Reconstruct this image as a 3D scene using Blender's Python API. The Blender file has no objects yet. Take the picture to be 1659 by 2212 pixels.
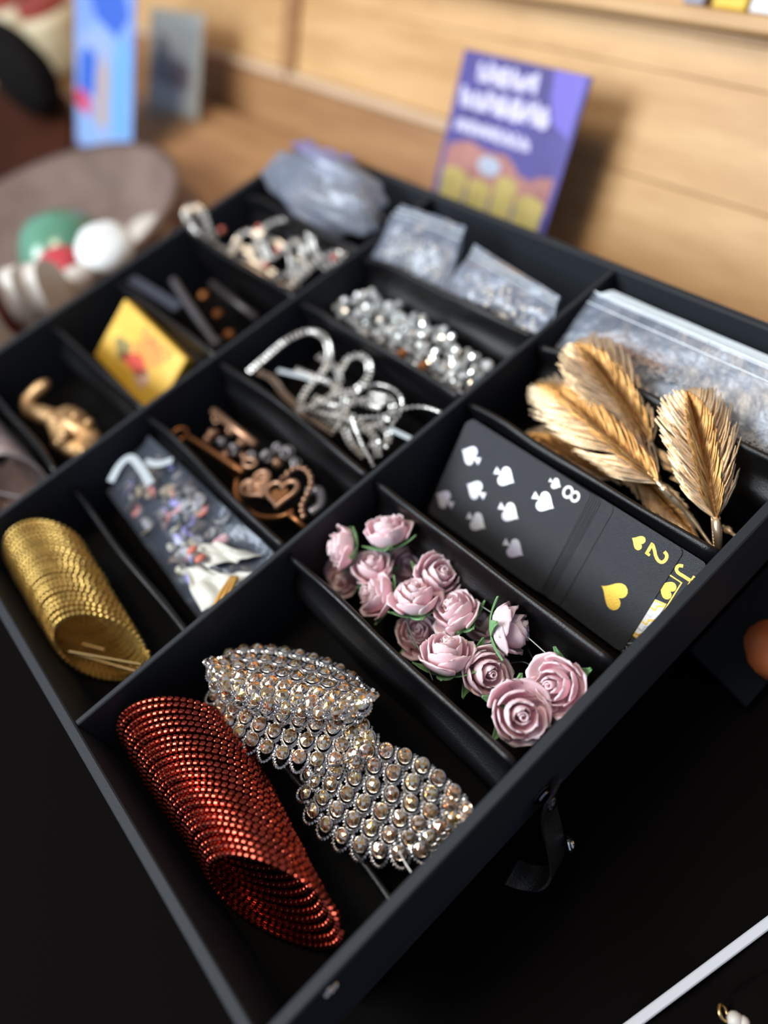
import bpy, bmesh, math, random
import numpy as np
from mathutils import Vector, Matrix, Euler
random.seed(7)
rng = np.random.default_rng(7)
PI = math.pi
C = bpy.context.scene.collection
scene = bpy.context.scene

# ------------------------------------------------------------------ camera
ZR = 0.110                       # height of the tray's rim above the table cloth (z = 0)
CAM = np.array([0.0, 0.0, 0.305 + ZR])
RW = np.array([[0.7316180600573589, -0.6412954853469178, -0.23124686953895804],
               [-0.6340707793919765, -0.5155546010832941, -0.5763312415816939],
               [0.2503782357138062, 0.5682812277169699, -0.7838157853126811]])   # world -> (right, down, forward)
FPX = 1584.5
cam_d = bpy.data.cameras.new('camera')
cam = bpy.data.objects.new('camera', cam_d); C.objects.link(cam)
right, down, fwd = RW
m = Matrix(((right[0], -down[0], -fwd[0], CAM[0]), (right[1], -down[1], -fwd[1], CAM[1]),
            (right[2], -down[2], -fwd[2], CAM[2]), (0, 0, 0, 1)))
cam.matrix_world = m
cam_d.sensor_fit = 'VERTICAL'; cam_d.sensor_height = 36.0; cam_d.sensor_width = 27.0
cam_d.lens = FPX / 2212 * 36.0
cam_d.clip_start = 0.01; cam_d.clip_end = 30
cam_d.dof.use_dof = True
cam_d.dof.focus_distance = 0.343
cam_d.dof.aperture_fstop = 2.15
scene.camera = cam

# ------------------------------------------------------------------ light
w = bpy.data.worlds.new('world'); scene.world = w; w.use_nodes = True
w.node_tree.nodes['Background'].inputs[0].default_value = (0.62, 0.74, 1.0, 1)
w.node_tree.nodes['Background'].inputs[1].default_value = 0.36

def area(name, loc, target, sx, sy, power, col):
    d = bpy.data.lights.new(name, 'AREA'); d.shape = 'RECTANGLE'; d.size = sx; d.size_y = sy
    d.energy = power; d.color = col
    o = bpy.data.objects.new(name, d); C.objects.link(o); o.location = loc
    o.rotation_euler = (Vector(target) - Vector(loc)).to_track_quat('-Z', 'Y').to_euler()
    return o
area('window_light', (-1.25, 0.95, 1.45), (0.1, 0.3, 0.08), 1.0, 0.9, 62, (0.88, 0.95, 1.0))
area('unseen_warm_lamp_light', (-0.05, 0.45, 1.45), (0.55, 0.85, 0.1), 0.35, 0.35, 9.5, (1.0, 0.80, 0.58))  # unseen warm lamp, placed to brighten the wall and the shaded picture
scene.view_settings.view_transform = 'Standard'
scene.view_settings.look = 'None'
scene.view_settings.exposure = 0.0
scene.view_settings.gamma = 1.0
scene.view_settings.use_curve_mapping = False

# ------------------------------------------------------------------ helpers
def ray(px, py):
    return RW.T @ np.array([(px - 829.5) / FPX, (py - 1106.0) / FPX, 1.0])
def at(px, py, z=0.0):           # photo pixel -> point on the level z (measured from the rim)
    v = ray(px, py); return CAM + v * ((z + ZR - CAM[2]) / v[2])
def on_plane(px, py, p, n):
    v = ray(px, py); n = np.array(n, float); return CAM + v * (((np.array(p) - CAM) @ n) / (v @ n))

class MB:
    def __init__(self): self.v = []; self.f = []
    def add(self, vs, fs):
        b = len(self.v); self.v += [tuple(map(float, p)) for p in vs]
        self.f += [tuple(b + i for i in f) for f in fs]; return self
    def box(self, lo, hi, b=0.0):
        c = (np.array(lo) + np.array(hi)) / 2; h = (np.array(hi) - np.array(lo)) / 2
        return self.obox(c, h, np.eye(3), b)
    def obox(self, c, h, R, b=0.0):            # chamfered box, columns of R are its axes
        c = np.array(c, float); h = np.array(h, float); R = np.array(R, float)
        if b <= 0:
            vs = [c + R @ (h * np.array(s)) for s in [(-1,-1,-1),(1,-1,-1),(1,1,-1),(-1,1,-1),(-1,-1,1),(1,-1,1),(1,1,1),(-1,1,1)]]
            return self.add(vs, [(3,2,1,0),(4,5,6,7),(0,1,5,4),(1,2,6,5),(2,3,7,6),(3,0,4,7)])
        vs = []; idx = {}
        for sx in (-1, 1):
            for sy in (-1, 1):
                for sz in (-1, 1):
                    s = np.array([sx, sy, sz])
                    for a in range(3):
                        q = s * (h - b); q[a] = s[a] * h[a]
                        idx[(sx, sy, sz, a)] = len(vs); vs.append(c + R @ q)
        fs = []
        for a in range(3):
            o1, o2 = [x for x in range(3) if x != a]
            for s in (-1, 1):
                f = []
                for t1, t2 in ((-1,-1),(1,-1),(1,1),(-1,1)):
                    k = [0,0,0]; k[a] = s; k[o1] = t1; k[o2] = t2; f.append(idx[(*k, a)])
                fs.append(tuple(f))
        for a in range(3):
            o1, o2 = [x for x in range(3) if x != a]
            for t1 in (-1, 1):
                for t2 in (-1, 1):
                    k = [0,0,0]; k[o1] = t1; k[o2] = t2
                    k0 = list(k); k0[a] = -1; k1 = list(k); k1[a] = 1
                    fs.append((idx[(*k0, o1)], idx[(*k1, o1)], idx[(*k1, o2)], idx[(*k0, o2)]))
        for sx in (-1, 1):
            for sy in (-1, 1):
                for sz in (-1, 1): fs.append(tuple(idx[(sx, sy, sz, a)] for a in range(3)))
        return self.add(vs, fs)
    def tube(self, pts, r, n=6, closed=False, caps=True):
        P = np.array(pts, float); k = len(P)
        rs = np.full(k, r) if np.isscalar(r) else np.array(r, float)
        T = np.zeros_like(P)
        if closed: T = np.roll(P, -1, 0) - np.roll(P, 1, 0)
        else: T[1:-1] = P[2:] - P[:-2]; T[0] = P[1] - P[0]; T[-1] = P[-1] - P[-2]
        T /= np.linalg.norm(T, axis=1)[:, None] + 1e-12
        a = np.array([0, 0, 1.0]) if abs(T[0][2]) < 0.9 else np.array([1.0, 0, 0])
        N = np.cross(T[0], a); N /= np.linalg.norm(N)
        vs = []
        for i in range(k):
            N = N - T[i] * (N @ T[i]); N /= np.linalg.norm(N) + 1e-12
            B = np.cross(T[i], N)
            for j in range(n):
                t = 2 * PI * j / n; vs.append(P[i] + rs[i] * (math.cos(t) * N + math.sin(t) * B))
        fs = []
        for i in range(k if closed else k - 1):
            i2 = (i + 1) % k
            for j in range(n):
                j2 = (j + 1) % n; fs.append((i*n+j, i*n+j2, i2*n+j2, i2*n+j))
        if caps and not closed:
            fs.append(tuple(range(n - 1, -1, -1))); fs.append(tuple((k-1)*n + j for j in range(n)))
        return self.add(vs, fs)
    def lathe(self, prof, n=16, M=None):       # profile of (radius, z), closed to the axis when the radius is 0
        M = np.eye(4) if M is None else np.array(M)
        vs = []; rows = []
        for r, z in prof:
            if r < 1e-7:
                rows.append([len(vs)] * n); vs.append((0, 0, z))
            else:
                rows.append([len(vs) + j for j in range(n)])
                vs += [(r*math.cos(2*PI*j/n), r*math.sin(2*PI*j/n), z) for j in range(n)]
        fs = []
        for a, b in zip(rows[:-1], rows[1:]):
            for j in range(n):
                q = []
                for i in (a[j], a[(j+1) % n], b[(j+1) % n], b[j]):
                    if i not in q: q.append(i)
                if len(q) > 2: fs.append(tuple(q))
        V = np.c_[np.array(vs), np.ones(len(vs))] @ M.T
        return self.add(V[:, :3], fs)
    def ball(self, c, r, nu=10, nv=6, R=None):
        r = np.array([r, r, r] if np.isscalar(r) else r, float)
        M = np.eye(4); M[:3, :3] = (np.eye(3) if R is None else np.array(R)) @ np.diag(r); M[:3, 3] = c
        return self.lathe([(math.sin(PI*i/nv), -math.cos(PI*i/nv)) if 0 < i < nv else (0, -math.cos(PI*i/nv)) for i in range(nv+1)], nu, M)
    def grid(self, P, closed_u=False, closed_v=False):
        P = np.array(P, float); a, b = P.shape[:2]; fs = []
        for i in range(a if closed_u else a - 1):
            for j in range(b if closed_v else b - 1):
                i2 = (i+1) % a; j2 = (j+1) % b
                fs.append((i*b+j, i*b+j2, i2*b+j2, i2*b+j))
        return self.add(P.reshape(-1, 3), fs)
    def sheet(self, P, th):                    # a grid with thickness and a closed rim
        P = np.array(P, float); a, b = P.shape[:2]
        du = np.gradient(P, axis=0); dv = np.gradient(P, axis=1)
        N = np.cross(du, dv); N /= np.linalg.norm(N, axis=2)[:, :, None] + 1e-12
        Q = P + N * th
        fs = []; n = a * b
        for i in range(a-1):
            for j in range(b-1):
                fs.append((i*b+j, (i+1)*b+j, (i+1)*b+j+1, i*b+j+1))
                fs.append((n+i*b+j, n+i*b+j+1, n+(i+1)*b+j+1, n+(i+1)*b+j))
        rim = [(i, 0) for i in range(a)] + [(a-1, j) for j in range(1, b)] + [(i, b-1) for i in range(a-2, -1, -1)] + [(0, j) for j in range(b-2, 0, -1)]
        for p, q in zip(rim, rim[1:] + rim[:1]):
            i1 = p[0]*b+p[1]; i2 = q[0]*b+q[1]; fs.append((i1, i2, n+i2, n+i1))
        return self.add(np.r_[P.reshape(-1, 3), Q.reshape(-1, 3)], fs)
    def prism(self, poly, o, ex, ey, ez, h):   # flat outline given in the frame (o, ex, ey), raised by h along ez
        o, ex, ey, ez = [np.array(x, float) for x in (o, ex, ey, ez)]; n = len(poly)
        bot = [o + ex*p[0] + ey*p[1] for p in poly]; top = [q + ez*h for q in bot]
        return self.add(bot + top, [tuple(range(n-1, -1, -1)), tuple(range(n, 2*n))] + [(i, (i+1) % n, n+(i+1) % n, n+i) for i in range(n)])

WL = {}                                        # world position of every root
def wpos(o):
    p = np.zeros(3)
    while o is not None: p = p + np.array(o.location); o = o.parent
    return p
def mesh(name, mb, mat, off=(0, 0, 0), smooth=False, fix=True):
    me = bpy.data.meshes.new(name)
    V = np.array(mb.v) - np.array(off)
    me.from_pydata([tuple(p) for p in V], [], mb.f)
    if fix and len(mb.f) < 60000:
        bm = bmesh.new(); bm.from_mesh(me); bmesh.ops.recalc_face_normals(bm, faces=bm.faces); bm.to_mesh(me); bm.free()
    if smooth: me.polygons.foreach_set('use_smooth', [True] * len(me.polygons))
    me.materials.append(mat); me.update()
    return me
def part(name, mb, mat, parent, smooth=False, local=False, label=None, stuff=False):
    me = mesh(name, mb, mat, (0, 0, 0) if local else wpos(parent), smooth)
    o = bpy.data.objects.new(name, me); C.objects.link(o); o.parent = parent
    if label: o['label'] = label
    if stuff: o['kind'] = 'stuff'
    return o
def inst(name, me, parent, M=None):            # a piece that shares its mesh; M is given in the parent's space
    o = bpy.data.objects.new(name, me); C.objects.link(o)
    if parent is not None: o.parent = parent
    if M is not None: o.matrix_local = M
    return o
def tag(o, label, cat, group=None, kind=None):
    o['label'] = label; o['category'] = cat
    if group: o['group'] = group
    if kind: o['kind'] = kind
    return o
def thing(name, label, cat, loc, group=None):
    o = bpy.data.objects.new(name, None); C.objects.link(o); o.location = tuple(map(float, loc)); o.empty_display_size = 0.01
    return tag(o, label, cat, group)
def solo(name, mb, mat, label, cat, group=None, smooth=False):
    V = np.array(mb.v); off = np.array([V[:, 0].mean(), V[:, 1].mean(), V[:, 2].min()])
    o = bpy.data.objects.new(name, mesh(name, mb, mat, off, smooth)); C.objects.link(o); o.location = tuple(off)
    return tag(o, label, cat, group)
def struct(name, mb, mat, smooth=False, parent=None):
    o = bpy.data.objects.new(name, mesh(name, mb, mat, (0, 0, 0), smooth)); C.objects.link(o)
    if parent: o.parent = parent
    else: o['kind'] = 'structure'
    return o
def frame(axis, up=(0, 0, 1)):                 # 3x3 with the third column along axis
    z = np.array(axis, float); z /= np.linalg.norm(z); u = np.array(up, float)
    if abs(u @ z) > 0.98: u = np.array([1.0, 0, 0])
    x = np.cross(u, z); x /= np.linalg.norm(x); y = np.cross(z, x)
    return np.stack([x, y, z], 1)
def mat4(R, t, s=1.0):
    M = np.eye(4); M[:3, :3] = np.array(R) * s; M[:3, 3] = t
    return Matrix([list(map(float, r)) for r in M])
def smooth_path(pts, n):                       # Catmull-Rom resampled at even arc length
    P = np.array(pts, float); P = np.r_[[2*P[0]-P[1]], P, [2*P[-1]-P[-2]]]; out = []
    for i in range(1, len(P) - 2):
        for t in np.linspace(0, 1, 24, endpoint=False):
            a, b, c, d = P[i-1:i+3]
            out.append(0.5*((2*b) + (c-a)*t + (2*a-5*b+4*c-d)*t*t + (3*b-a-3*c+d)*t**3))
    out.append(P[-2]); out = np.array(out)
    s = np.r_[0, np.cumsum(np.linalg.norm(np.diff(out, axis=0), axis=1))]
    u = np.linspace(0, s[-1], n)
    return np.stack([np.interp(u, s, out[:, k]) for k in range(out.shape[1])], 1)
def path_len(P): return np.linalg.norm(np.diff(np.array(P), axis=0), axis=1).sum()

# ------------------------------------------------------------------ materials
def M(name, col, rough=0.5, metal=0.0, var=None, bump=None, sheen=0.0, sss=0.0, trans=0.0, spec=None, coat=0.0, alpha=1.0, ior=None, emit=None):
    m = bpy.data.materials.new(name); m.use_nodes = True; nt = m.node_tree; N = nt.nodes; L = nt.links
    b = N['Principled BSDF']
    b.inputs['Base Color'].default_value = (*col, 1); b.inputs['Roughness'].default_value = rough
    b.inputs['Metallic'].default_value = metal
    if spec is not None: b.inputs['Specular IOR Level'].default_value = spec
    if sheen: b.inputs['Sheen Weight'].default_value = sheen
    if sss:
        b.inputs['Subsurface Weight'].default_value = sss; b.inputs['Subsurface Radius'].default_value = (1, .5, .5); b.inputs['Subsurface Scale'].default_value = 0.005
    if trans: b.inputs['Transmission Weight'].default_value = trans
    if coat: b.inputs['Coat Weight'].default_value = coat
    if ior: b.inputs['IOR'].default_value = ior
    b.inputs['Alpha'].default_value = alpha
    tc = N.new('ShaderNodeTexCoord')
    if var:                                     # (scale, second colour, stretch, contrast)
        sc, c2, st = var[:3]
        mp = N.new('ShaderNodeMapping'); mp.inputs['Scale'].default_value = st; L.new(tc.outputs['Object'], mp.inputs[0])
        n = N.new('ShaderNodeTexNoise'); n.inputs['Scale'].default_value = sc; n.inputs['Detail'].default_value = 6; n.inputs['Roughness'].default_value = 0.62
        L.new(mp.outputs[0], n.inputs[0])
        r = N.new('ShaderNodeValToRGB'); r.color_ramp.elements[0].position = 0.36; r.color_ramp.elements[1].position = 0.64
        r.color_ramp.elements[0].color = (*col, 1); r.color_ramp.elements[1].color = (*c2, 1)
        L.new(n.outputs[0], r.inputs[0]); L.new(r.outputs[0], b.inputs['Base Color'])
    if bump:                                    # (scale, strength)
        n2 = N.new('ShaderNodeTexNoise'); n2.inputs['Scale'].default_value = bump[0]; n2.inputs['Detail'].default_value = 4
        L.new(tc.outputs['Object'], n2.inputs[0])
        bp = N.new('ShaderNodeBump'); bp.inputs['Strength'].default_value = bump[1]; bp.inputs['Distance'].default_value = 0.001
        L.new(n2.outputs[0], bp.inputs['Height']); L.new(bp.outputs[0], b.inputs['Normal'])
    return m
def pieces(m, spread, hue=0.0):                 # every piece its own tint
    nt = m.node_tree; b = nt.nodes['Principled BSDF']; oi = nt.nodes.new('ShaderNodeObjectInfo')
    hs = nt.nodes.new('ShaderNodeHueSaturation')
    src = b.inputs['Base Color'].links
    if src: nt.links.new(src[0].from_socket, hs.inputs['Color'])
    else: hs.inputs['Color'].default_value = b.inputs['Base Color'].default_value
    mr = nt.nodes.new('ShaderNodeMapRange'); mr.inputs[3].default_value = 1 - spread; mr.inputs[4].default_value = 1 + spread
    nt.links.new(oi.outputs['Random'], mr.inputs[0]); nt.links.new(mr.outputs[0], hs.inputs['Value'])
    if hue:
        wn = nt.nodes.new('ShaderNodeTexWhiteNoise'); wn.noise_dimensions = '1D'; nt.links.new(oi.outputs['Random'], wn.inputs['W'])
        m2 = nt.nodes.new('ShaderNodeMapRange'); m2.inputs[3].default_value = 0.5 - hue; m2.inputs[4].default_value = 0.5 + hue
        nt.links.new(wn.outputs[0], m2.inputs[0]); nt.links.new(m2.outputs[0], hs.inputs['Hue'])
    nt.links.new(hs.outputs[0], b.inputs['Base Color']); return m
def film(name, tint, gloss=0.3, rough=0.18, haze=0.16):
    m = bpy.data.materials.new(name); m.use_nodes = True; nt = m.node_tree; N = nt.nodes; L = nt.links; N.clear()
    out = N.new('ShaderNodeOutputMaterial'); tr = N.new('ShaderNodeBsdfTransparent'); tr.inputs[0].default_value = (.93, .95, .97, 1)
    df = N.new('ShaderNodeBsdfDiffuse'); df.inputs[0].default_value = (*tint, 1)
    gl = N.new('ShaderNodeBsdfGlossy'); gl.inputs['Color'].default_value = (.9, .93, 1, 1); gl.inputs['Roughness'].default_value = rough + 0.12
    tc = N.new('ShaderNodeTexCoord'); n = N.new('ShaderNodeTexNoise'); n.inputs['Scale'].default_value = 70; n.inputs['Detail'].default_value = 3
    L.new(tc.outputs['Object'], n.inputs[0])
    bp = N.new('ShaderNodeBump'); bp.inputs['Strength'].default_value = 0.5; bp.inputs['Distance'].default_value = 0.003
    L.new(n.outputs[0], bp.inputs['Height']); L.new(bp.outputs[0], gl.inputs['Normal'])
    a = N.new('ShaderNodeMixShader'); a.inputs[0].default_value = haze; L.new(tr.outputs[0], a.inputs[1]); L.new(df.outputs[0], a.inputs[2])
    fr = N.new('ShaderNodeFresnel'); fr.inputs[0].default_value = 1.5
    ml = N.new('ShaderNodeMath'); ml.operation = 'MULTIPLY_ADD'; ml.inputs[1].default_value = 0.40; ml.inputs[2].default_value = gloss * 0.18
    L.new(fr.outputs[0], ml.inputs[0])
    b = N.new('ShaderNodeMixShader'); L.new(ml.outputs[0], b.inputs[0]); L.new(a.outputs[0], b.inputs[1]); L.new(gl.outputs[0], b.inputs[2])
    L.new(b.outputs[0], out.inputs[0]); return m

board = M('matt_black_board', (0.021, 0.025, 0.031), 0.62, bump=(900, 0.15), spec=0.24)
satin = M('black_satin', (0.0035, 0.0035, 0.004), 0.33, bump=(1500, 0.25), spec=0.38)
velvet = M('black_lining', (0.004, 0.004, 0.004), 0.95, spec=0.1)
cloth = M('black_cloth', (0.0036, 0.0028, 0.0026), 1.0, bump=(1400, 0.4), spec=0.03)
leather = M('black_leather', (0.014, 0.014, 0.015), 0.32, bump=(700, 0.3))
steel = M('bright_steel', (0.75, 0.75, 0.75), 0.16, 1.0)
gunmetal = M('gunmetal', (0.22, 0.23, 0.24), 0.2, 1.0)
redmetal = pieces(M('copper_red_metal', (0.34, 0.055, 0.032), 0.27, 1.0), 0.25)
goldbead = pieces(M('antique_gold_metal', (0.62, 0.41, 0.12), 0.34, 0.85), 0.25)
pinkbead = pieces(M('pale_pink_metal', (0.80, 0.68, 0.64), 0.30, 1.0), 0.2)
brass = M('brass', (0.72, 0.46, 0.18), 0.28, 1.0)
silverwire = M('dark_silver_wire', (0.62, 0.59, 0.56), 0.26, 1.0)
champagne = pieces(M('champagne_crystal', (0.90, 0.68, 0.46), 0.10, 0.92), 0.3, 0.025)
crystal = pieces(M('clear_crystal', (0.90, 0.92, 0.89), 0.13, 0.55), 0.25, 0.03)
chainmetal = pieces(M('rhinestone_chain', (0.80, 0.78, 0.72), 0.22, 0.55), 0.4)
petalm = M('pink_foam', (0.92, 0.585, 0.635), 0.75, sss=0.6, var=(160, (0.95, 0.645, 0.69), (1, 1, 1)), spec=0.2)
calyxm = M('green_foam', (0.15, 0.33, 0.135), 0.7, var=(220, (0.20, 0.40, 0.18), (1, 1, 1)), spec=0.25)
wirem = M('green_grey_wire', (0.25, 0.28, 0.24), 0.4, 0.6)
cardm = M('matt_black_card', (0.017, 0.021, 0.028), 0.38, bump=(2600, 0.45), spec=0.5)
pearl = M('pearl_foil', (0.74, 0.76, 0.72), 0.32, 0.25, var=(45, (0.66, 0.63, 0.85), (1, 1, 1)))
whiteink = M('white_ink', (0.80, 0.80, 0.76), 0.4)
goldfoil = M('gold_foil', (0.86, 0.53, 0.06), 0.36, 0.35, bump=(1500, 0.2))
silverfoil = M('silver_foil', (0.68, 0.70, 0.76), 0.3, 0.4)
needlem = M('gold_lacquer', (0.82, 0.60, 0.36), 0.26, 0.75, var=(260, (0.90, 0.72, 0.50), (1, 1, 1)))
filmm = film('clear_plastic_film', (0.34, 0.40, 0.52), gloss=0.15, haze=0.15)
filmt = film('thin_plastic_film', (0.36, 0.42, 0.54), 0.1, 0.12, 0.06)
filmb = film('hazy_plastic_film', (0.44, 0.50, 0.64), 0.2, 0.22, 0.26)
zipm = M('milky_plastic', (0.55, 0.62, 0.66), 0.25, alpha=0.75)

# ------------------------------------------------------------------ setting: table, wooden wall, mouldings
def wood(name, c1, c2, knots=True):
    m = M(name, c1, 0.5, var=(5.5, c2, (7, 1.1, 7)), bump=(60, 0.2))
    return m
wood_light = pieces(wood('pale_pine_boards', (0.50, 0.285, 0.115), (0.64, 0.40, 0.185)), 0.08)
wood_mid = wood('brown_wood', (0.31, 0.155, 0.062), (0.41, 0.22, 0.095))
wood_edge = wood('pale_wood_moulding', (0.55, 0.38, 0.24), (0.62, 0.45, 0.30))
wood_red = M('red_brown_wood', (0.034, 0.010, 0.005), 0.8, var=(5.5, (0.060, 0.018, 0.008), (7, 1.1, 7)), spec=0.1)
LEAN = math.radians(30)
UPW = np.array([math.sin(LEAN), 0, math.cos(LEAN)]); NW = np.array([-math.cos(LEAN), 0, math.sin(LEAN)]); YW = np.array([0, 1.0, 0])
W0 = np.array([0.470, 0, 0.0])
def wallbox(y0, y1, h0, h1, d0, d1, b=0.0):    # y range, height up the slope, depth proud of the wall
    mb = MB(); c = W0 + YW*(y0+y1)/2 + UPW*(h0+h1)/2 + NW*(d0+d1)/2
    return mb.obox(c, (abs(d1-d0)/2, abs(y1-y0)/2, abs(h1-h0)/2), np.stack([NW, YW, UPW], 1), b)
wall = struct('wall_back', wallbox(-0.6, 3.2, -0.10, 0.75, -0.03, -0.004), wood_mid)
hs = [0.048, 0.124, 0.150, 0.240, 0.330, 0.420, 0.510, 0.600, 0.690]
for i, (h0, h1) in enumerate(zip(hs[:-1], hs[1:])):
    for y0, y1 in ([(-0.6, 0.88), (0.884, 2.0), (2.004, 3.2)] if i < 3 else [(-0.6, 0.62 + 0.2*(i % 3)), (0.624 + 0.2*(i % 3), 3.2)]):
        struct('plank', wallbox(y0, y1, h0 + 0.0003, h1 - 0.0003, -0.004, 0.0, 0.0004), wood_light, parent=wall)
for y0, y1, h0, h1 in [(-0.6, 0.46, -0.10, 0.0473), (0.4625, 3.2, -0.10, 0.0355)]:
    struct('plank', wallbox(y0, y1, h0, h1, -0.004, 0.0 if y1 < 1 else -0.001, 0.0009), wood_light if y1 < 1 else wood_mid, parent=wall)
struct('trim_1', wallbox(0.4625, 0.878, 0.036, 0.0468, -0.003, 0.006, 0.002), wood_edge)
struct('trim_2', wallbox(0.884, 3.2, 0.036, 0.0468, -0.003, 0.006, 0.002), wood_edge)
struct('trim_3', wallbox(-0.6, 3.2, 0.1560, 0.1675, 0.0005, 0.022, 0.002), wood_light)
struct('trim_4', wallbox(0.868, 0.896, 0.0475, 0.74, 0.0005, 0.008, 0.002), wood_mid)

# the table under everything: a wood top, black cloth laid over its front part
tb = MB(); tb.box((-1.2, 0.62, -0.04), (0.50, 2.6, -0.0015), 0.002)
for k in range(1): pass
table = thing('table', 'brown wooden table top running up to the sloping board wall', 'table', (0.0, 1.6, -0.04))
ys = [0.62, 0.80, 0.98, 1.16, 1.34, 1.6, 1.9, 2.6]
for a, b in zip(ys[:-1], ys[1:]):
    part('board', MB().box((-1.2, a + 0.001, -0.04), (0.440, b - 0.001, -0.0015), 0.002), wood_mid, table)
part('front_board', MB().box((-1.2, -0.7, -0.04), (0.440, 0.619, -0.0055), 0.002), wood_mid, table)
# draped black cloth with soft folds
nx, ny = 110, 90
X = np.linspace(-0.62, 0.60, nx); Y = np.linspace(-0.40, 0.60, ny)
GX, GY = np.meshgrid(X, Y, indexing='ij')
fold = 0.0035*np.sin(34*GX + 21*GY + 2.2*np.sin(9*GY)) + 0.0028*np.sin(57*GX - 40*GY + 1.5*np.sin(14*GX)) + 0.002*np.sin(90*GY + 30*GX)
inside = (GX > -0.10) & (GX < 0.335) & (GY > 0.06) & (GY < 0.62)
amp = np.where(GY < 0.075, 1.0, 0.12) * np.clip((0.60 - GX) / 0.2, 0, 1) * np.clip((GX + 0.62) / 0.1, 0, 1)
amp = np.where(GX > 0.30, 0.1, amp)
GZ = -0.0035 + (fold + 0.0083) * 0.5 * amp
GZ = np.where(GX > 0.44, -0.0035, GZ)
keep = MB().sheet(np.stack([np.minimum(GX, 0.436), GY, GZ], 2), -0.0012)
solo('table_cloth', keep, cloth, 'black cloth with soft folds spread under the black tray', 'cloth', smooth=True)

# ------------------------------------------------------------------ the compartment tray
XL, XR, YF, YB = -0.0915, 0.3221, 0.0770, 0.5842
TH = 0.0052
zt = ZR
tray = thing('display_tray', 'black board tray of eighteen satin lined compartments holding craft supplies', 'tray', ((XL+XR)/2, (YF+YB)/2, zt - 0.062))
part('front_panel', MB().box((XL, YF, zt-0.060), (XR, YF+TH, zt), 0.0007), board, tray)
part('back_panel', MB().box((XL, YB-TH, zt-0.060), (XR, YB, zt), 0.0007), board, tray)
part('side_panel', MB().box((XL, YF+TH, zt-0.060), (XL+TH, YB-TH, zt), 0.0007), board, tray)
part('side_panel', MB().box((XR-TH, YF+TH, zt-0.060), (XR, YB-TH, zt), 0.0007), board, tray)
part('base_panel', MB().box((XL+0.001, YF+0.001, zt-0.062), (XR-0.001, YB-0.001, zt-0.0565)), velvet, tray)
YA, YBB = 0.2475, 0.4165
for y in (YA, YBB):
    part('long_divider', MB().box((XL+TH, y-0.0017, zt-0.0566), (XR-TH, y+0.0017, zt-0.0012), 0.0006), board, tray)
XD = [-0.0195, 0.0480, 0.1100, 0.1826, 0.2440]
prof = [(-0.0012, -0.0008), (-0.0019, -0.004), (-0.0022, -0.011), (-0.0034, -0.0165), (-0.0068, -0.0195), (-0.0092, -0.0235), (-0.0094, -0.031),
        (-0.0088, -0.045), (-0.0092, -0.0566), (0.0060, -0.0566), (0.0058, -0.035), (0.0042, -0.024), (0.0018, -0.014), (0.0016, -0.004), (0.0011, -0.0008)]
def divider(x, y0, y1, low=0.0, seed=0, thin=False):
    n = 26; P = []
    for i in range(n):
        t = i/(n-1); y = y0 + (y1-y0)*t
        dip = 0.004*max(0, t-0.80)/0.2 + 0.0012*math.sin(7*t+seed)**2
        row = []
        for k, (dx, dz) in enumerate(prof):
            if thin: dx = dx * (0.3 if dz < -0.012 else 1.0)
            wob = 0.0010*math.sin(9*t + 2.1*seed + dz*160) * (1 if dz < -0.003 else 0.25)
            row.append((x + dx + wob + 0.0008*math.sin(5*t+seed), y, max(zt + dz - (dip if dz > -0.03 else 0) - low, zt - 0.0566)))
        P.append(row)
    mb = MB().grid(np.array(P), closed_v=True)
    k = len(prof); b = len(mb.v) - n*k
    mb.f.append(tuple(range(b, b+k))); mb.f.append(tuple(range(b+(n-1)*k+k-1, b+(n-1)*k-1, -1)))
    return mb
rows = [(YF+TH, YA-0.0017), (YA+0.0017, YBB-0.0017), (YBB+0.0017, YB-TH)]
for r, (a, b) in enumerate(rows):
    for k, x in enumerate(XD):
        if k == 0 and r == 0: x = -0.0245
        low = 0.033 if (k == 0 and r == 0) else (0.012 if (k == 0 and r == 1) else 0.0)
        part('cross_divider', divider(x, a+0.0002, b-0.0002, low, k + 3*r, thin=(k in (0, 3))), satin, tray, smooth=True)
# rhinestone stud and snap strap on the front panel
st = np.array([-0.0590, YF, zt-0.0080])
sm = MB()
for dx, dz in ((0, 0.0021), (0.0021, 0), (0, -0.0021), (-0.0021, 0)):
    sm.ball(st + np.array([dx, -0.0006, dz]), (0.0013, 0.0012, 0.0013), 8, 6)
sm.ball(st + np.array([0, -0.0010, 0]), 0.0011, 8, 6)
part('stud', sm, steel, tray, label='small silver flower stud')
sp = np.array([0.0540, YF, zt-0.0440])
strap_path = smooth_path([sp + d for d in [np.array([0.004, -0.0042, 0.007]), np.array([0, -0.0044, 0]), np.array([-0.004, -0.0070, -0.010]), np.array([-0.008, -0.0130, -0.020]), np.array([-0.014, -0.0185, -0.034]),
                                           np.array([-0.021, -0.0175, -0.041]), np.array([-0.027, -0.0120, -0.040]), np.array([-0.031, -0.0070, -0.032])]], 40)
wv = np.array([0.93, 0.25, -0.25]); wv /= np.linalg.norm(wv)
P = np.stack([strap_path - wv*0.0068, strap_path - wv*0.003, strap_path + wv*0.003, strap_path + wv*0.0068], 1)
strap = part('strap', MB().sheet(P, 0.0013), leather, tray, smooth=False, label='black leather snap strap curling off the front panel')
def snap(c, n, r=0.0056):
    mb = MB(); Rm = mat4(frame(n), c)
    mb.lathe([(0, 0), (r, 0), (r, 0.0008), (r*0.78, 0.0014), (r*0.62, 0.0013), (r*0.60, 0.0022), (r*0.40, 0.0028), (0, 0.0029)], 20, np.array(Rm)); return mb
part('snap_fastener', snap(sp + np.array([0, -0.0002, 0]), (0, -1, 0)), gunmetal, tray, smooth=False)
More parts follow.
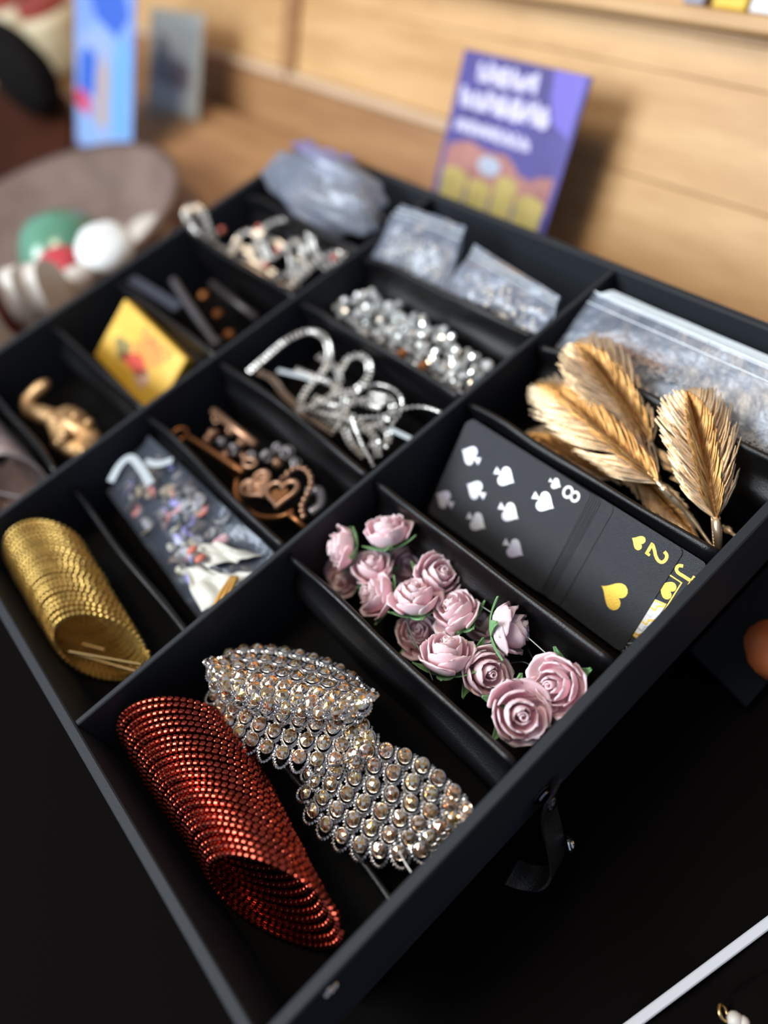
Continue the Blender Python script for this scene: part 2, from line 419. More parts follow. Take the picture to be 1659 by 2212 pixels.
part('snap', snap(sp + np.array([0.0, -0.0050, 0.0]), (0.1, -1, 0.1), 0.0052), gunmetal, strap)
part('snap', snap(sp + np.array([-0.0035, -0.0175, -0.029]), (0.78, -0.6, 0.1), 0.0040), steel, strap)
flapm = M('blue_black_board', (0.0025, 0.0045, 0.0065), 0.8, spec=0.15)
# the lower case the tray stands on
base = thing('storage_case', 'black lower case carrying the compartment tray above the cloth', 'case', (0.115, 0.33, 0.0))
part('case_body', MB().box((XL+0.012, YF+0.016, 0.0015), (XR-0.012, YB-0.012, zt-0.0622), 0.002), board, base)
part('case_lid_flap', MB().obox((0.245, 0.062, 0.020), (0.075, 0.020, 0.0012), frame((0.0, -0.45, 0.9)), 0.0004), flapm, base)

# ------------------------------------------------------------------ playing cards, leaning in their slot
CO = np.array([0.1785, 0, zt - 0.008]); EU = np.array([-0.723, 0, -0.691]); EW = np.array([0, 1.0, 0]); CN = np.array([-0.691, 0, 0.723])
def ribbon(mb, path, wd, o, ex, ey, n, h, closed=False):
    p = np.array(path, float); k = len(p)
    d = (np.roll(p, -1, 0) - np.roll(p, 1, 0)) if closed else np.gradient(p, axis=0)
    d /= np.linalg.norm(d, axis=1)[:, None] + 1e-12; nn = np.stack([-d[:, 1], d[:, 0]], 1)
    ww = np.full(k, wd) if np.isscalar(wd) else np.array(wd)
    a = p + nn*ww[:, None]/2; b = p - nn*ww[:, None]/2
    W = lambda q, z: o + np.outer(q[:, 0], ex) + np.outer(q[:, 1], ey) + n*z
    P = np.stack([W(a, 0), W(a, h), W(b, h), W(b, 0)], 1)
    mb.grid(P, closed_u=closed, closed_v=True)
    if not closed:
        m0 = len(mb.v) - 4*k; mb.f.append((m0, m0+1, m0+2, m0+3)); mb.f.append((m0+4*k-1, m0+4*k-2, m0+4*k-3, m0+4*k-4))
    return mb
def heart2d(s, n=36, flip=False):
    t = np.linspace(0, 2*PI, n, endpoint=False)
    x = 16*np.sin(t)**3; y = 13*np.cos(t) - 5*np.cos(2*t) - 2*np.cos(3*t) - np.cos(4*t)
    p = np.stack([x/32*s, (y+2.5)/32*s], 1); return -p if flip else p
def spade2d(s):                                  # point up, lobes down, flared stem
    h = [(x, -y + 0.10) for x, y in heart2d(1.0, 40)]
    q = [p for p in h[1:] if not (abs(p[0]) < 0.055 and p[1] < 0.1)]
    st_ = [(-0.045, -0.26), (-0.07, -0.44), (-0.20, -0.68), (0.20, -0.68), (0.07, -0.44), (0.045, -0.26)]
    return [(x*s*0.90, y*s*0.95 + 0.04*s) for x, y in q + st_]
def cframe(y0, lift):
    return CO + EW*y0 + CN*lift
def place_poly(mb, poly, y0, lift, u, wv_, rot=0.0, h=0.00012):
    c, s = math.cos(rot), math.sin(rot)
    mb.prism([(p[0]*c - p[1]*s, p[0]*s + p[1]*c) for p in poly], cframe(y0, lift) + EU*u + EW*wv_, EU, -EW, CN, h); return mb
CW, CL, CT = 0.0612, 0.0885, 0.00032
def card_body(y0, lift, tw=0.0):
    r = 0.0032; pts = []
    for cx_, cy_, a0 in ((r, -r, 90), (r, -(CL-r), 180), (CW-r, -(CL-r), 270), (CW-r, -r, 0)):
        for k in range(6):
            a = math.radians(a0 + 18*k); pts.append((cx_ + r*math.cos(a), cy_ + r*math.sin(a)))
    c, s = math.cos(tw), math.sin(tw)
    return MB().prism([(p[0]*c - p[1]*s, p[0]*s + p[1]*c) for p in pts], cframe(y0, lift), EU, -EW, CN, CT)
def card(label, y0, lift, group=None, tw=0.0):
    c = cframe(y0, lift) + EU*CW/2 + EW*CL/2
    t = thing('playing_card', label, 'card', (c[0], c[1], zt - 0.054), group)
    part('card_face', card_body(y0, lift, tw), cardm, t); return t
Y8, L8 = 0.1485, 0.0031
c8 = card('eight of spades with pearly white pips, top card of the black fanned deck', Y8, L8, tw=0.02)
top8 = L8 + CT
arc = lambda cx_, cy_, rx, ry, a0, a1, n: [(cx_ + rx*math.cos(math.radians(a)), cy_ + ry*math.sin(math.radians(a))) for a in np.linspace(a0, a1, n)]
mb = MB(); o8 = cframe(Y8, top8) + EU*0.0060 + EW*0.0098
ribbon(mb, arc(0, 0.0024, 0.0024, 0.0021, 0, 342, 20), 0.0015, o8, EU, -EW, CN, 0.00012, True)
ribbon(mb, arc(0, -0.0022, 0.0028, 0.0024, 0, 342, 20), 0.0015, o8, EU, -EW, CN, 0.00012, True)
part('numeral', mb, whiteink, c8)
part('small_pip', place_poly(MB(), spade2d(0.0068), Y8, top8, 0.0058, 0.0205), whiteink, c8)
for u, wv_, fl in ((0.0175, 0.0215, 0), (0.0335, 0.0372, 0), (0.0492, 0.0245, 0), (0.0178, 0.0495, 0), (0.0494, 0.0530, 0), (0.0340, 0.0632, 1), (0.0186, 0.0762, 1), (0.0500, 0.0800, 1)):
    part('pip', place_poly(MB(), spade2d(0.0122), Y8, top8, u, wv_, PI if fl else 0.0), pearl, c8)
for i, (y, l) in enumerate(((0.1472, 0.00275), (0.1460, 0.0024), (0.1449, 0.00205), (0.1438, 0.0017), (0.1428, 0.00135), (0.1352, 0.0010))):
    card(['black card showing only its edge just under the eight of spades', 'black card edge, second below the eight of spades', 'black card edge in the middle of the fanned deck',
          'black card edge below the middle of the fanned deck', 'black card edge low in the fanned deck, above the set back card', 'black card lying directly on the two of hearts, set back from the others'][i], y, l, 'cards of the black deck')
Y2 = 0.0958; c2 = card('two of hearts with gold foil print lying under the eight of spades', Y2, 0.0006)
t2 = 0.0006 + CT
part('pip', place_poly(MB(), heart2d(0.0148), Y2, t2, 0.0383, 0.0190), goldfoil, c2)
part('small_pip', place_poly(MB(), heart2d(0.0074), Y2, t2, 0.0088, 0.0212), goldfoil, c2)
mb = MB(); o2 = cframe(Y2, t2) + EU*0.0085 + EW*0.0100
two = smooth_path([(-0.0026, 0.0024), (-0.0019, 0.0042), (0.0002, 0.0049), (0.0023, 0.0041), (0.0026, 0.0022), (0.0014, 0.0000), (-0.0008, -0.0021), (-0.0026, -0.0043)], 26)
ribbon(mb, two, 0.0016, o2, EU, -EW, CN, 0.00012)
ribbon(mb, [(-0.0031, -0.0044), (0.0029, -0.0044)], 0.0015, o2, EU, -EW, CN, 0.00012)
ribbon(mb, [(0.0026, -0.0051), (0.0028, -0.0026)], 0.0012, o2, EU, -EW, CN, 0.00012)
part('numeral', mb, goldfoil, c2)
YJ = 0.0835; cj = card('jack card with gold foil letter and white and gold chevron art behind the front rim', YJ, 0.0)
tj = CT
mb = MB(); oj = cframe(YJ, tj) + EU*0.0098 + EW*0.0070
ribbon(mb, smooth_path([(0.0012, 0.0046), (0.0012, 0.0), (0.0012, -0.0026), (0.0, -0.0042), (-0.0018, -0.0040), (-0.0028, -0.0022)], 20), 0.0016, oj, EU, -EW, CN, 0.00012)
ribbon(mb, [(-0.0016, 0.0046), (0.0036, 0.0046)], 0.0014, oj, EU, -EW, CN, 0.00012)
part('letter', mb, goldfoil, cj)
mb = MB(); of = cframe(YJ, tj)
ribbon(mb, [(0.0142, -0.080), (0.0142, -0.0058)], 0.0006, of, EU, -EW, CN, 0.00010)
ribbon(mb, [(0.0139, -0.0058), (0.0500, -0.0058)], 0.0006, of, EU, -EW, CN, 0.00010)
part('frame_line', mb, goldfoil, cj)
part('pip', place_poly(MB(), heart2d(0.0092), YJ, tj, 0.0208, 0.0105), goldfoil, cj)
mw = MB(); mg = MB(); msv = MB()
mw.prism([(0.0270, -0.0065), (0.0490, -0.0065), (0.0515, -0.020), (0.0300, -0.020)], of, EU, -EW, CN, 0.00005)
for k, u in enumerate((0.0285, 0.0325, 0.0370, 0.0410, 0.0455)):
    ribbon(mg if k % 2 == 0 else msv, [(u, -0.0066), (u+0.002, -0.0095), (u+0.0045, -0.0095), (u+0.0045, -0.0125), (u+0.007, -0.0125), (u+0.008, -0.018)], 0.0011, of, EU, -EW, CN, 0.0001)
ribbon(mg, [(0.0275, -0.0066), (0.0310, -0.0195)], 0.0010, of, EU, -EW, CN, 0.0001)
ribbon(mg, [(0.0480, -0.0072), (0.0500, -0.0195)], 0.0012, of, EU, -EW, CN, 0.0001)
ribbon(msv, [(0.0525, -0.0085), (0.0560, -0.0135), (0.0585, -0.0100)], 0.0007, of, EU, -EW, CN, 0.0001)
ribbon(msv, [(0.0565, -0.0160), (0.0600, -0.0120)], 0.0005, of, EU, -EW, CN, 0.0001)
part('art_ground', mw, whiteink, cj); part('art_gold_band', mg, goldfoil, cj); part('art_silver_band', msv, silverfoil, cj)

# ------------------------------------------------------------------ foam roses
def petal(R, Hh, half, n=(9, 11), th=0.0007):
    P = []
    for i in range(n[0]):
        t = i/(n[0]-1)
        f = (0.34 + 0.66*min(1, t/0.5)**0.8) * math.sqrt(max(0.0, 1 - (max(0.0, t-0.42)/0.60)**3.2)); f = max(f, 0.10)
        r = np.interp(t, [0, .25, .5, .75, 1], R); z = np.interp(t, [0, .25, .5, .75, 1], Hh)
        row = []
        for j in range(n[1]):
            s = -1 + 2*j/(n[1]-1); a = s*half*f
            row.append((r*math.cos(a), r*math.sin(a), z - 0.0010*s*s*t))
        P.append(row)
    return MB().sheet(np.array(P), th)
mm = 0.001
def pm(R, H, half, th=0.7): return mesh('petal', petal([x*mm for x in R], [x*mm for x in H], math.radians(half), th=th*mm), petalm, smooth=True)
PETALS = {'outer': pm([2.5, 8.0, 11.0, 12.2, 12.6], [0.0, 1.6, 5.0, 8.6, 11.4], 50, 0.8),
          'outer2': pm([2.5, 8.4, 11.6, 13.4, 14.6], [0.0, 1.2, 3.8, 6.6, 8.4], 54, 0.8),
          'mid': pm([2.0, 6.6, 9.2, 9.8, 9.6], [0.6, 3.0, 7.0, 11.0, 14.2], 58),
          'inner': pm([1.5, 5.0, 6.7, 6.8, 6.2], [1.5, 4.5, 9.0, 13.0, 16.2], 76),
          'core': pm([1.2, 3.3, 4.2, 4.1, 3.4], [3, 6, 10.5, 14.2, 17.0], 100)}
bud = MB(); sp_ = []
for i in range(22):
    a = 2.6*PI*i/21; r = 0.5*mm + 1.4*mm*i/21
    sp_.append([(r*math.cos(a), r*math.sin(a), z) for z in (5*mm, 10*mm, 14.5*mm, 16.6*mm)])
bud.sheet(np.array(sp_), 0.5*mm); BUD = mesh('bud', bud, petalm, smooth=True)
cal = MB()
for k in range(5):
    P = []
    for i in range(6):
        t = i/5; wd = 5.6*mm*(1 - t**1.6)*(0.62 + 0.9*t*(1-t)) + 0.1*mm; r = 1.0*mm + 14.6*mm*t; z = -0.8*mm + 5.0*mm*t*t
        a = 2*PI*k/5; row = []
        for s in (-1, 0, 1):
            x, y = r, s*wd; row.append((x*math.cos(a)-y*math.sin(a), x*math.sin(a)+y*math.cos(a), z + (0.0004 if s else 0)))
        P.append(row)
    cal.sheet(np.array(P), -0.7*mm)
cal.lathe([(0, -1.4*mm), (2.4*mm, -1.2*mm), (2.6*mm, -0.2*mm), (0, 0.2*mm)], 10)
CAL = mesh('calyx', cal, calyxm)
def scr(dx, dy, dz):                             # (right, up, toward the viewer) as a world direction
    v = right*dx - down*dy - fwd*dz; return v/np.linalg.norm(v)
def rose(px, py, z, face, spin, s, label, group='pale pink foam roses in the compartment'):
    f = scr(*face); c = at(px, py, z); basep = c - f*0.008*s
    t = thing('foam_rose', label, 'flower', basep, group)
    t.matrix_world = mat4(frame(f), basep)
    def put(me, a, k=1.0, tilt=0.0):
        Rz = np.array(Matrix.Rotation(a, 3, 'Z')) @ np.array(Matrix.Rotation(tilt, 3, 'Y'))
        o = bpy.data.objects.new(me.name.split('.')[0], me); C.objects.link(o); o.parent = t; o.matrix_local = mat4(Rz, (0, 0, 0), s*k)
    for k in range(5): put(PETALS['outer' if (k + int(px)) % 3 else 'outer2'], spin + k*2*PI/5 + rng.normal(0, .10), 1 + rng.normal(0, .05), rng.normal(0, .08))
    for k in range(3): put(PETALS['mid'], spin + 0.6 + k*2*PI/3 + rng.normal(0, .12), 1 + rng.normal(0, .04), rng.normal(0, .06))
    for k in range(3): put(PETALS['inner'], spin + 0.2 + k*2*PI/3 + rng.normal(0, .1))
    put(PETALS['core'], spin + 1.0); put(PETALS['core'], spin + 1.0 + PI, 0.9)
    put(BUD, spin); put(CAL, spin + 0.45, 1.0)
    return t
rose(738, 1182, -0.016, (-.95, .15, .15), 0.2, 0.92, 'pink foam rose farthest back, seen from behind with its green calyx on the right')
rose(838, 1148, -0.012, (-.25, .95, .30), 1.1, 0.98, 'pink foam rose at the back of the roses, green calyx points below it')
rose(806, 1226, -0.024, (-.15, .75, .60), 0.7, 0.92, 'pink foam rose tucked in front of the two back ones')
rose(812, 1287, -0.022, (-.85, .30, .40), 1.6, 0.92, 'pink foam rose leaning on the left satin wall, facing left')
rose(897, 1290, -0.014, (-.05, .92, .40), 0.4, 0.98, 'pink foam rose with a round front petal over a spread green calyx')
rose(948, 1245, -0.020, (.35, .50, .80), 2.0, 1.00, 'deeper pink open foam rose against the right satin wall')
rose(983, 1322, -0.020, (-.55, .70, .40), 0.9, 0.98, 'pink foam rose in the middle with a green calyx at its lower right')
rose(902, 1372, -0.036, (-.10, .55, .75), 0.5, 0.90, 'small pink foam rose low in the pile under the middle ones')
rose(966, 1412, -0.014, (-.02, .95, .35), 1.25, 1.05, 'large pink foam rose on a green calyx, left of the middle of the heap')
rose(1048, 1452, -0.022, (.35, .05, .93), 0.3, 1.00, 'open pink foam rose showing its spiral heart, beside the large one')
rose(1102, 1360, -0.014, (.95, .12, .25), 0.1, 1.02, 'pink foam rose turned right with a green calyx on its left, by the card deck')
rose(1050, 1345, -0.036, (-.55, .55, .55), 0.8, 0.85, 'pink foam rose mostly hidden behind the one turned right')
rose(1122, 1542, -0.012, (.02, .10, 1.0), 0.55, 1.08, 'fully open pink foam rose nearest the front rim, facing the viewer')
rose(1202, 1478, -0.014, (-.60, .10, .75), 1.9, 1.04, 'pink foam rose in the front right corner, calyx tip showing behind it')
rose(878, 1222, -0.038, (.2, .3, .9), 0.9, 0.85, 'dim pink foam rose deep in the shade behind the others')
rose(742, 1248, -0.040, (-.5, -.2, .8), 0.3, 0.85, 'dim pink foam rose under the farthest one')
rose(1212, 1560, -0.040, (.2, -.2, .9), 0.3, 0.85, 'pink foam rose half hidden behind the front rim')
wires = [[(1010, 1290), (1060, 1322), (1120, 1360), (1190, 1420), (1230, 1450)], [(875, 1330), (890, 1375), (915, 1420), (935, 1470)], [(1080, 1440), (1130, 1430), (1170, 1455)], [(885, 1320), (882, 1370), (900, 1400)], [(1140, 1400), (1160, 1440), (1175, 1470)]]
for i, wp in enumerate(wires):
    zz = [-0.010, -0.012, -0.030, -0.022, -0.026][i]
    solo('flower_wire', MB().tube(smooth_path([at(x, y, zz - 0.004*abs(k - len(wp)/2)) for k, (x, y) in enumerate(wp)], 24), 0.00038, 5), wirem,
         ['thin green wire along the right satin wall behind the roses', 'thin green wire beside the left satin wall, in front of the roses', 'thin green wire lying low beside the rose turned right',
          'short green wire below the rose with the spread calyx', 'short green wire running to the front corner rose'][i], 'wire', 'wires of the foam roses', smooth=True)

# ------------------------------------------------------------------ crystal lace appliques
refl_pale = pieces(M('champagne_reflection_pale', (0.96, 0.86, 0.72), 0.08, 0.9), 0.15, 0.02)  # champagne tints; the stones' inner reflections are painted into the facet colours
refl_amber = pieces(M('champagne_reflection_amber', (0.84, 0.47, 0.18), 0.08, 0.9), 0.25, 0.02)
refl_brown = pieces(M('champagne_reflection_brown', (0.34, 0.21, 0.13), 0.08, 0.9), 0.25)
r0 = 2.9*mm
def stone_mesh(seed):
    rg = np.random.default_rng(seed); nf = 7; me = bpy.data.meshes.new('stone')
    off = rg.normal(0, 0.10*r0, 2)
    vs = [(off[0], off[1], 2.0*mm)]
    for j in range(nf):
        a = 2*PI*j/nf + rg.normal(0, .08); vs.append((0.55*r0*math.cos(a+.2), 0.55*r0*math.sin(a+.2), (1.35 + rg.normal(0, .10))*mm))
    for j in range(nf*2):
        a = PI*j/nf; vs.append((r0*math.cos(a), r0*math.sin(a), (0.40 + 0.15*(j % 2))*mm))
    fs = [(0, 1+j, 1+(j+1) % nf) for j in range(nf)]
    for j in range(nf):
        b0 = 1+nf+2*j; b1 = b0+1; b2 = 1+nf+(2*j+2) % (2*nf)
        fs += [(1+j, b0, b1), (1+j, b1, 1+(j+1) % nf), (1+(j+1) % nf, b1, b2)]
    n0 = len(vs); vs += [(r0*0.98*math.cos(PI*j/nf), r0*0.98*math.sin(PI*j/nf), -0.5*mm) for j in range(2*nf)]
    fs += [(1+nf+j, n0+j, n0+(j+1) % (2*nf), 1+nf+(j+1) % (2*nf)) for j in range(2*nf)]
    me.from_pydata(vs, [], fs)
    for mt in (champagne, refl_pale, refl_amber, refl_brown, silverwire): me.materials.append(mt)
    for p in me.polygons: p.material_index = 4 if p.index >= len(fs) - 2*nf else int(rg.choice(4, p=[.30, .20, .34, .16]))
    return me
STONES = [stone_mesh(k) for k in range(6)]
def lace(outer, inner, nr, zf, label, pitch=8.6*mm, lift=0.0):
    O = smooth_path(outer, 60); I = smooth_path(inner, 60)
    def S(a, b):
        k = a*59; i = min(int(k), 58); f = k - i
        p = (O[i]*(1-f) + O[i+1]*f)*(1-b) + (I[i]*(1-f) + I[i+1]*f)*b
        return at(p[0], p[1], zf(a, b) + lift)
    cen = S(.5, .5)
    t = thing('crystal_lace_applique', label, 'trim', (cen[0], cen[1], zt - 0.054), 'crystal lace appliques in the compartment')
    fil = MB()
    for r in range(nr):
        b = (r + 0.55)/(nr - 0.1)
        aa = np.linspace(0, 1, 81); ln = np.array([S(a, b) for a in aa]); s = np.r_[0, np.cumsum(np.linalg.norm(np.diff(ln, axis=0), axis=1))]
        n = max(2, int(s[-1]/pitch)); off = 0.5*(r % 2)
        for k in range(n + (r % 2 == 0)):
            sv = (k + off + 0.05)*s[-1]/(n + 0.1)
            if sv > s[-1]: continue
            a = float(np.interp(sv, s, aa)); e = 0.012
            p = S(a, b); tu = S(min(a+e, 1), b) - S(max(a-e, 0), b); tv = S(a, max(b-0.03, -0.1)) - S(a, b+0.03)
            tu /= np.linalg.norm(tu); nn = np.cross(tu, tv); nn /= np.linalg.norm(nn)
            if nn @ fwd > 0: nn = -nn
            tv = np.cross(nn, tu); 
            if tv @ (S(a, max(b-0.05, -0.1)) - p) < 0: tv = -tv
            nn2 = nn + rng.normal(0, .10, 3); nn2 /= np.linalg.norm(nn2)
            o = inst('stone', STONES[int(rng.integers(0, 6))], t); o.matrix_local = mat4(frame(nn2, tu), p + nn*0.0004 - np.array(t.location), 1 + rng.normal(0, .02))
            # setting ring, then the scalloped wire loop on the outer side
            ringp = [p + 3.05*mm*(math.cos(q)*tu + math.sin(q)*tv) + nn*0.0003 for q in np.linspace(0, 2*PI, 18, endpoint=False)]
            fil.tube(ringp, 0.00040, 4, closed=True)
            kk = 30; q = np.linspace(-0.15*PI, 1.15*PI, kk)
            ko = 6.6*mm if r == 0 else 5.6*mm
            loop = [p + (4.1*mm*math.cos(x))*tu + (ko*math.sin(x) + 0.3*mm)*tv - nn*0.0007 for x in q]
            fil.tube(loop, 0.00080*(1 + 0.36*np.cos(np.arange(kk)*PI)), 5)
            if r > 0:
                loop2 = [x + nn*0.0007 for x in loop[6:-6]]; fil.tube([x - tv*0.0011 for x in loop2], 0.0005, 4)
    part('filigree', fil, silverwire, t, smooth=False, label='beaded dark silver wire net')
    return t
lace([(660, 1668), (655, 1700), (650, 1738), (676, 1782), (712, 1815), (760, 1842), (810, 1856), (860, 1858), (910, 1846), (945, 1815), (983, 1778)],
     [(735, 1648), (770, 1628), (805, 1612), (840, 1608), (885, 1620), (930, 1646), (970, 1684), (998, 1716), (1014, 1745), (1016, 1762), (1014, 1775)], 6,
     lambda a, b: -0.030 + 0.016*b, 'crystal lace applique lying flat nearest the front rim, lowest of the three')
lace([(458, 1502), (466, 1545), (492, 1582), (530, 1612), (575, 1636), (625, 1652), (680, 1660), (730, 1655), (770, 1640), (800, 1612)],
     [(500, 1470), (540, 1470), (580, 1480), (620, 1490), (660, 1500), (700, 1510), (730, 1520), (760, 1540), (785, 1560), (800, 1580)], 4,
     lambda a, b: -0.016 + 0.004*b, 'crystal lace applique in the middle, partly under the topmost one')
lace([(452, 1440), (458, 1470), (484, 1496), (530, 1516), (585, 1534), (640, 1546), (700, 1552), (750, 1546), (785, 1530), (800, 1510)],
     [(480, 1418), (505, 1402), (540, 1394), (580, 1392), (625, 1398), (670, 1408), (715, 1424), (755, 1448), (785, 1476), (796, 1494)], 6,
     lambda a, b: -0.004 + 0.006*math.sin(PI*b) - 0.020*b*b, 'topmost crystal lace applique, humped up over the middle one', pitch=7.8*mm)
solo('white_thread', MB().tube(smooth_path([at(862, 1838, -0.02), at(874, 1862, -0.022), at(888, 1884, -0.020)], 12), 0.0003, 5), whiteink, 'short white thread end below the lowest lace applique', 'thread')

# ------------------------------------------------------------------ beaded coils
def coil(name, label, c_far, c_near, pitch, ang, phi, ab, nb, beadmb, mat, jit=0.0, keep=300, group='beaded coil bracelets'):
    """a long flattened spring of beads lying in its cell; its rings lean more and more toward the near end"""
    c_far = np.array(c_far); c_near = np.array(c_near); turns = int(abs(c_far[1]-c_near[1])/pitch)
    grp = np.zeros(turns+3)
    if jit:
        i = 0; v = 0.0
        while i < turns+3:
            k = int(rng.integers(3, 7)); v = float(np.clip(v + rng.normal(0, jit), -1.5*jit, 1.5*jit)); grp[i:i+k] = v; i += k
    jx = grp + rng.normal(0, 0.0003, turns+3)
    def P(tt):
        f = tt/turns; a = 2*PI*tt; g = f*f*(3-2*f) if f < 1 else 1.0
        th = math.radians(ang[0] + (ang[1]-ang[0])*g**1.3); ph = math.radians(phi[0] + (phi[1]-phi[0])*g**1.3)
        d1 = np.array([math.cos(th), -math.sin(th), 0.0]); h = np.array([-math.sin(th), -math.cos(th), 0.0])
        Nn = h*math.cos(ph) + np.array([0, 0, math.sin(ph)]); d2 = np.cross(Nn, d1); d2 *= np.sign(d2[2])
        k = 1 + 0.012*math.sin(1.7*tt)
        e = math.cos(a)*d1*ab[0]*k + math.sin(a)*d2*ab[1]*k
        q = c_far*(1-f) + c_near*f + e + d1*np.interp(tt, range(turns+3), jx)
        return q, math.cos(a)*d1*ab[1] + math.sin(a)*d2*ab[0]
    pos = []; nor = []; tan = []
    tt = np.linspace(0, turns, turns*160)
    raw = np.array([P(x)[0] for x in tt]); sl = np.r_[0, np.cumsum(np.linalg.norm(np.diff(raw, axis=0), axis=1))]
    for x in np.interp(np.arange(0, sl[-1], sl[-1]/(turns*nb)), sl, tt):
        p, n = P(x); p2 = P(x+0.003)[0]; pos.append(p); tg = p2-p; tan.append(tg/np.linalg.norm(tg)); nor.append(n/np.linalg.norm(n))
    c0 = (c_far + c_near)/2; ya, yb = c_far[1], c_near[1]
    xc = c0[0]
    pos, nor, tan = map(np.array, (pos, nor, tan))
    root = thing(name, label, 'bracelet', (xc, (ya+yb)/2, zt-0.0565), group)
    me = mesh('bead', beadmb, mat, smooth=False)
    bv = np.array(beadmb.v); bf = beadmb.f
    v = CAM - pos; dist = np.linalg.norm(v, axis=1); face = np.einsum('ij,ij->i', v/dist[:, None], nor)
    score = np.where(face > 0.15, dist, dist + 5); front = np.argsort(score)[:keep]; front = set(front.tolist())
    rest = MB(); off = np.array(root.location)
    V = []; F = []; nvb = len(bv)
    for i in range(len(pos)):
        n = nor[i] - tan[i]*(nor[i] @ tan[i]); n /= np.linalg.norm(n); b = np.cross(n, tan[i]); Rm = np.stack([tan[i], b, n], 1)
        if i in front:
            o = inst('bead', me, root); o.matrix_local = mat4(Rm, pos[i] - off)
        else:
            q = len(V)*nvb; V.append(bv @ Rm.T + pos[i] - off); F += [tuple(q + j for j in f) for f in bf]
    rm = bpy.data.meshes.new('bead_strand'); rm.from_pydata(np.concatenate(V).tolist(), [], F); rm.materials.append(mat)
    o = bpy.data.objects.new('bead_strand', rm); C.objects.link(o); o.parent = root; o['kind'] = 'stuff'
    core = MB()                                                   # the spring wire the beads sit on
    st_ = [pos[i] - nor[i]*0.0012 for i in range(0, len(pos), 3)]
    core.tube(st_, 0.0005, 3); part('spring_wire', core, mat, root)
    return root
rb = MB().obox((0, 0, 0), (1.42*mm, 1.22*mm, 1.45*mm), np.eye(3), 0.62*mm)
zc = zt - 0.0285
coil('beaded_coil_bracelet', 'copper red coil of square metal beads lying in the near left compartment', (-0.0545, 0.2210, zc), (-0.0625, 0.1230, zc), 4.0*mm, (44, 60), (22, 26), (0.0325, 0.0255), 54, rb, redmetal)
gb = MB().ball((0, 0, 0), (1.42*mm, 1.35*mm, 1.42*mm), 8, 5)
coil('beaded_coil_bracelet', 'antique gold coil of round beads behind the copper red one', (-0.0560, 0.3880, zc), (-0.0600, 0.2960, zc), 4.1*mm, (42, 46), (28, 20), (0.0285, 0.0255), 50, gb, goldbead, jit=0.0024)
pb = MB().ball((0, 0, 0), (1.2*mm, 1.15*mm, 1.15*mm), 6, 4)
coil('beaded_coil_bracelet', 'pale pink silver coil at the left edge, behind the gold one', (-0.0530, 0.5450, zc), (-0.0500, 0.4680, zc), 2.7*mm, (42, 44), (20, 22), (0.0285, 0.0255), 62, pb, pinkbead)
for i, (p, q, z) in enumerate([((150, 1408), (306, 1436), -0.014), ((152, 1410), (292, 1450), -0.018), ((180, 1392), (226, 1404), -0.03)]):
    solo('brass_pin', MB().tube([at(*p, z), at(*q, z)], 0.0009, 6), brass, ['upper long straight brass pin inside the mouth of the gold coil', 'lower long straight brass pin inside the mouth of the gold coil', 'short brass pin deep inside the gold coil'][i], 'pin', 'pins in the gold coil')
solo('brass_pin', MB().tube([at(-30, 1060, -0.02), at(45, 1075, -0.02)], 0.0011, 6), pinkbead, 'pale pin in the mouth of the pink silver coil at the left edge', 'pin')

# ------------------------------------------------------------------ gold leaf spray
def frond(root, base, tip, wid, n, droop=0.0, up=(0, 0, 1), dens=1.0):
    base = np.array(base); tip = np.array(tip); L = np.linalg.norm(tip-base); a = (tip-base)/L
    s = np.cross(up, a); s /= np.linalg.norm(s); nn = np.cross(a, s)
    if nn @ fwd > 0: nn = -nn
    ax = lambda t: base + a*L*t + nn*(droop*4*t*(1-t))
    mb = MB(); md = MB()
    for k in range(n):
        t = 0.02 + 0.96*(k + rng.random())/n
        pr = (0.45 + 0.9*math.sin(PI*min(1, t*0.85+0.10)))*0.85*(1 - t**4*0.6)*(0.42 + 0.58*(1-t)**0.35)
        for sd in (-1, 1):
            for lay in range(2):
                th = math.radians(rng.normal(42 - 16*t, 3)); ln = wid*pr/math.sin(math.radians(40))*rng.uniform(.85, 1.02)*(1.0 if lay == 0 else 0.62)
                lift = (rng.uniform(-.10, .22) if lay == 0 else rng.uniform(.35, .75))
                d = a*math.cos(th) + s*sd*math.sin(th)*(1 if lay == 0 else 0.6) + nn*lift; d /= np.linalg.norm(d)
                p0 = ax(t); p1 = p0 + d*ln*0.4; d2 = d + a*0.26 - nn*0.10; d2 /= np.linalg.norm(d2)
                p2 = p1 + d2*ln*0.35; d3 = d2 + a*0.35; d3 /= np.linalg.norm(d3); p3 = p2 + d3*ln*0.28
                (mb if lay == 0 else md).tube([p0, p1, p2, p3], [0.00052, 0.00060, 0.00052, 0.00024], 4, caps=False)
    fr = part('frond', mb, needlem, root, smooth=True, stuff=True)
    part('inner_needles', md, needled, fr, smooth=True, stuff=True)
    part('frond_stem', MB().tube([ax(t) for t in np.linspace(-0.06, 0.97, 14)], np.linspace(0.0011, 0.0005, 14), 6), needlem, fr, smooth=True)
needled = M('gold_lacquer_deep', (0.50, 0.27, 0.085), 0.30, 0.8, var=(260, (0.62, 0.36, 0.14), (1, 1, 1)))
spray = thing('gold_leaf_spray', 'gold lacquered artificial spray of needle leaves in the compartment beside the card deck', 'foliage', (0.212, 0.15, zt-0.054))
frond(spray, at(1430, 1052, -0.014), at(1158, 832, -0.020), 0.0240, 140, 0.006)
frond(spray, at(1412, 965, -0.016), at(1243, 746, 0.004), 0.0225, 130, 0.004)
frond(spray, at(1548, 1128, -0.018), at(1484, 850, 0.005), 0.0215, 140, 0.004)
frond(spray, at(1330, 1040, -0.034), at(1135, 940, -0.032), 0.0150, 70, 0.003)
frond(spray, at(1330, 985, -0.032), at(1505, 1165, -0.036), 0.0110, 110, 0.002)
